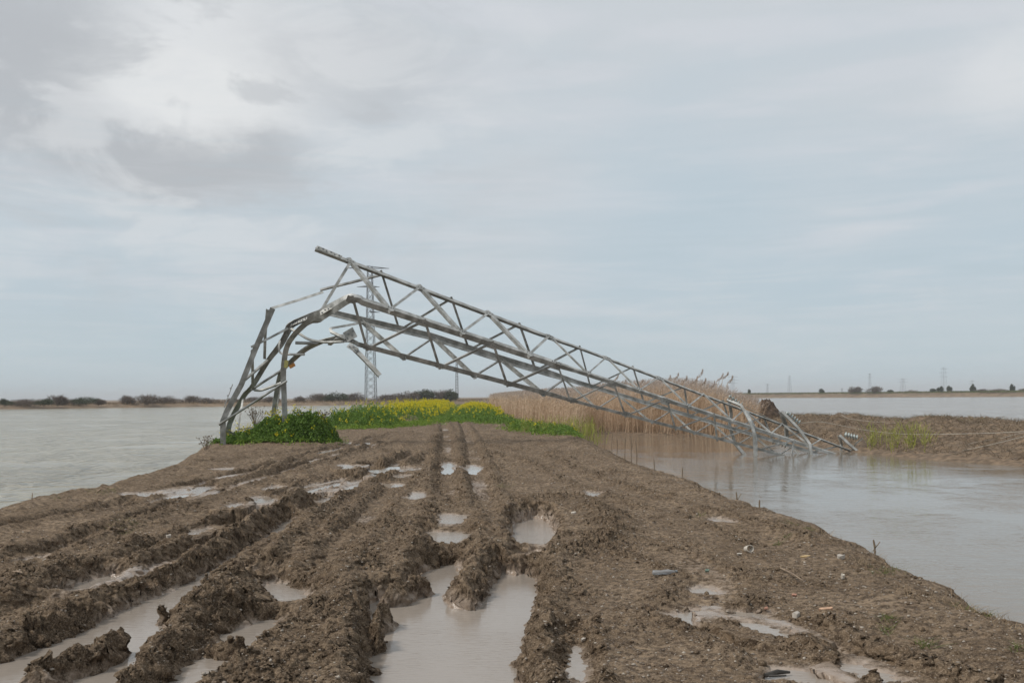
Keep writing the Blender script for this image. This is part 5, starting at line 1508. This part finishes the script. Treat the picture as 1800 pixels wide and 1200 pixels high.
# thin grass along the bank edges and sprigs in the mud
i, j = sample_ground(60000, 4.5, 40)
e = EDGE[i, j]; k = (e > -0.25) & (e < 0.55) & (pnoise(Xg[i, j] * 1.3, Yg[i, j] * 0.9, 131) > 0.08) & (Xg[i, j] > 0); i, j = i[k], j[k]
scatter('edge_grass', np.column_stack([Xg[i, j], Yg[i, j]]), H[i, j] - .01, 0.03, 0.11, 0.005, 'straw', 132, 0.5)
pts = np.array([G(735 + 140 * rng.random(), 711 + 31 * rng.random() ** 1.3, 0.0) for _ in range(9000)])
scatter('track_grass', pts, ground_z(pts[:, 0], pts[:, 1]) - .01, 0.10, 0.42, 0.05, 'leaf', 135, 0.6)
pts = []
for px, py, sx, sy, k in ((690 / 3 + 0, 930, 22, 5, 60), (210, 938, 18, 4, 40), (170, 868, 25, 4, 70), (195, 862, 12, 3, 50), (1365, 952, 6, 4, 40), (1383, 945, 8, 3, 25), (1395, 923, 10, 3, 40), (1560, 1098, 12, 5, 60), (1552, 1012, 14, 4, 40),
                        (1625, 1140, 14, 6, 60), (1790, 1155, 10, 5, 40), (1740, 1090, 8, 4, 30), (1570, 1000, 20, 3, 30), (1420, 925, 12, 4, 50), (300, 1078, 8, 4, 0), (1560, 1115, 10, 4, 30), (100, 880, 20, 3, 25), (885, 858, 14, 2, 40), (1230, 905, 8, 3, 25), (1700, 1055, 20, 8, 50)):
    for _ in range(k):
        a, b = G(px + sx * rng.normal() * .6, py + sy * rng.normal() * .6, 0.0); pts.append((a, b))
pts = np.array(pts); scatter('grass_sprigs', pts, heights(pts[:, 0], pts[:, 1]) - .005, 0.02, 0.07, 0.006, 'grass', 134, 0.7)

# ---- litter lying on the mud, each piece a thing
def on_ground(px, py, dz=0.0):
    x, y = G(px, py, 0.02); return Vector((x, y, height_at(x, y) + dz))
def flake(name, label, cat, px, py, L, W, T, rot, mat, tilt=0.15, seed=0, group=None):
    """an irregular flat fragment"""
    L, W, T = L * 0.72, W * 0.72, T * 0.7
    r = random.Random(seed); c = on_ground(px, py, T * .5 + .004); m = MB(); n = 9
    u = Vector((math.cos(rot), math.sin(rot), tilt * .4)).normalized(); v = Vector((-math.sin(rot), math.cos(rot), tilt)).normalized(); w = u.cross(v)
    out = [(math.cos(2 * math.pi * k / n) * L / 2 * r.uniform(.72, 1.1), math.sin(2 * math.pi * k / n) * W / 2 * r.uniform(.65, 1.1)) for k in range(n)]
    vs = [c + u * a + v * b + w * (T * r.uniform(.2, .6)) for a, b in out] + [c + u * a * .95 + v * b * .95 - w * T * .5 for a, b in out]
    fs = [tuple(range(n)), tuple(range(2 * n - 1, n - 1, -1))] + [(k, n + k, n + (k + 1) % n, (k + 1) % n) for k in range(n)]
    m.add(vs, fs); o = m.build(name, mat, None)
    return tag(o, label, cat, group)
white = plain('white_plastic', (0.50, 0.45, 0.38), 0.6, 0.35, 40); wood = plain('broken_wood', (0.46, 0.29, 0.19), 0.8, 0.3, 40); slate = plain('grey_plastic', (0.16, 0.18, 0.19), 0.5, 0.3)
tan = plain('tan_board', (0.50, 0.36, 0.18), 0.8, 0.25); bark = plain('dark_stick', (0.045, 0.040, 0.034), 0.8, 0.3); brick = plain('brick_scrap', (0.38, 0.20, 0.14), 0.9, 0.3); pale = plain('pale_stone', (0.42, 0.38, 0.33), 0.85, 0.25)
m = MB(); c = on_ground(1316, 970, .030); ax = Vector((.35, -.9, .25)).normalized(); ux = ax.cross(Vector((0, 0, 1))).normalized(); uy = ux.cross(ax)
K = 22; vs = []
for r0, dz in ((.044, -.035), (.048, .035), (.041, .035), (.037, -.035)):
    vs += [c + ux * math.cos(6.2832 * k / K) * r0 + uy * math.sin(6.2832 * k / K) * r0 * .85 + ax * dz for k in range(K)]
m.add(vs, [(a * K + k, a * K + (k + 1) % K, ((a + 1) % 4) * K + (k + 1) % K, ((a + 1) % 4) * K + k) for a in range(4) for k in range(K)])
tag(m.build('plastic_ring', white, None, True), 'round white plastic pipe end half sunk in the mud on the right', 'plastic scrap')
flake('plastic_scrap', 'flat white scrap lying just left of the pipe end', 'scrap', 1300, 974, .10, .05, .01, .1, white, seed=1)
flake('tan_scrap', 'yellowish flat board scrap right of the pipe end', 'scrap', 1415, 977, .16, .07, .02, .1, tan, seed=2)
flake('wood_chip', 'pale orange splintered wood chip, largest one on the right', 'wood chip', 1453, 1073, .17, .065, .03, -.3, wood, .3, 3)
flake('wood_chip', 'small pink wood chip beside the largest one, farther back', 'wood chip', 1396, 1043, .07, .05, .025, .4, brick, .3, 4)
flake('wood_chip', 'small orange chip at the tip of the right puddle', 'wood chip', 1347, 1068, .05, .04, .02, .2, brick, .3, 5)
flake('stone', 'pale stone with a dark underside on the right slope', 'stone', 1478, 984, .13, .09, .06, .2, pale, .1, 6)
flake('stone', 'upright white pebble near the middle of the right slope', 'stone', 1481, 1018, .06, .05, .07, .5, white, .1, 7)
flake('stone', 'grey pebble beside the water filled right rut', 'stone', 1400, 1088, .10, .08, .06, .3, pale, .1, 8)
flake('stone', 'pale cream stone at the crown of the tall ridge', 'stone', 1008, 901, .14, .08, .05, -.5, pale, .2, 9)
flake('stone', 'white pebble on the far left ridge of clods', 'stone', 79, 994, .07, .06, .06, .3, white, .1, 10)
flake('stone', 'cream pebble on the ridge above the left pool', 'stone', 296, 945, .09, .07, .06, .3, pale, .1, 11)
flake('stone', 'long pale splinter of stone right of the main pool', 'stone', 1026, 1108, .10, .035, .03, .9, pale, .2, 12)
flake('plastic_scrap', 'grey angular scrap lying between the two pools', 'scrap', 917, 986, .17, .10, .02, .7, slate, .35, 13)
flake('plastic_scrap', 'white scrap at the foot of the spit between the pools', 'scrap', 886, 986, .11, .06, .02, -.2, white, .3, 14)
# crushed clear bottle
m = MB(); c = on_ground(1166, 1011, .020); d = Vector((.98, .18, .03)).normalized()
m.tube([c - d * .11, c - d * .10, c - d * .02, c + d * .05, c + d * .085, c + d * .10, c + d * .125], [.010, .027, .020, .025, .014, .010, .010], 12)
bt, nt, b, _ = new_mat('clear_plastic'); b.inputs['Base Color'].default_value = (.50, .50, .50, 1); b.inputs['Roughness'].default_value = .15; b.inputs['Transmission Weight'].default_value = .6
bo = m.build('plastic_bottle', bt, None, True); tag(bo, 'small clear crushed plastic bottle lying on the right mud', 'bottle')
mc = MB(); mc.tube([c + d * .122, c + d * .140], .012, 10); mc.build('cap', slate, bo)
flake('plastic_scrap', 'dull green glassy scrap right of the crushed bottle', 'scrap', 1243, 1001, .06, .05, .05, .2, plain('green_scrap', (.14, .19, .15), .4), .5, 15)
m = MB(); a, b = on_ground(1345, 1172, .04), on_ground(1388, 1166, .05); m.tube([a, lerp3(a, b, .5) + Vector((0, 0, .012)), b], [.014, .017, .008], 7)
tag(m.build('stick', bark, None), 'dark wet stick at the end of the bottom right puddle', 'stick')
m = MB(); a, b = on_ground(1352, 1186, .03), on_ground(1382, 1190, .03); m.tube([a, b], [.008, .006], 6)
tag(m.build('stick', bark, None), 'thin dark twig in front of the wet stick', 'stick')
for k, (x0, y0, x1, y1, r, lab) in enumerate(((172, 866, 182, 857, .016, 'short pale stake poking up at the left bank edge'), (56, 876, 57, 866, .010, 'tiny upright twig on the left bank edge'),
      (1372, 1002, 1412, 1028, .008, 'long thin dry twig crossing the right slope'), (20, 1022, 40, 1032, .012, 'pale root end among the far left clods'), (690, 1012, 742, 1006, .012, 'long straw lying on the wet shelf above the main pool'))):
    a = on_ground(x0, y0, .01); Yq = a.y
    b = F(x1, y1, Yq) if k < 2 else on_ground(x1, y1, .05)
    m = MB(); m.tube([a, lerp3(a, b, .5) + Vector((0, 0, .01)), b], [r, r * .9, r * .6], 6)
    tag(m.build('twig', plain('dry_wood', (.27, .20, .14), .85, .3), None), lab, 'twig')

# ---- the damp air over the plain
hv = np.array([(x, y, z) for x in (-9500, 9500) for y in (-400, 12500) for z in (-3.2, 62.0)])
hz_m = bpy.data.materials.new('haze'); hz_m.use_nodes = True; ht = hz_m.node_tree; ht.nodes.clear()
ho = ht.nodes.new('ShaderNodeOutputMaterial'); hp = ht.nodes.new('ShaderNodeVolumePrincipled')
hp.inputs['Color'].default_value = (0.95, 0.97, 0.99, 1); hp.inputs['Density'].default_value = 0.00022
ht.links.new(hp.outputs[0], ho.inputs['Volume'])
tag(np_mesh('haze', hv, np.array([[0, 1, 3, 2], [4, 6, 7, 5], [0, 4, 5, 1], [2, 3, 7, 6], [0, 2, 6, 4], [1, 5, 7, 3]]), hz_m), kind='stuff')
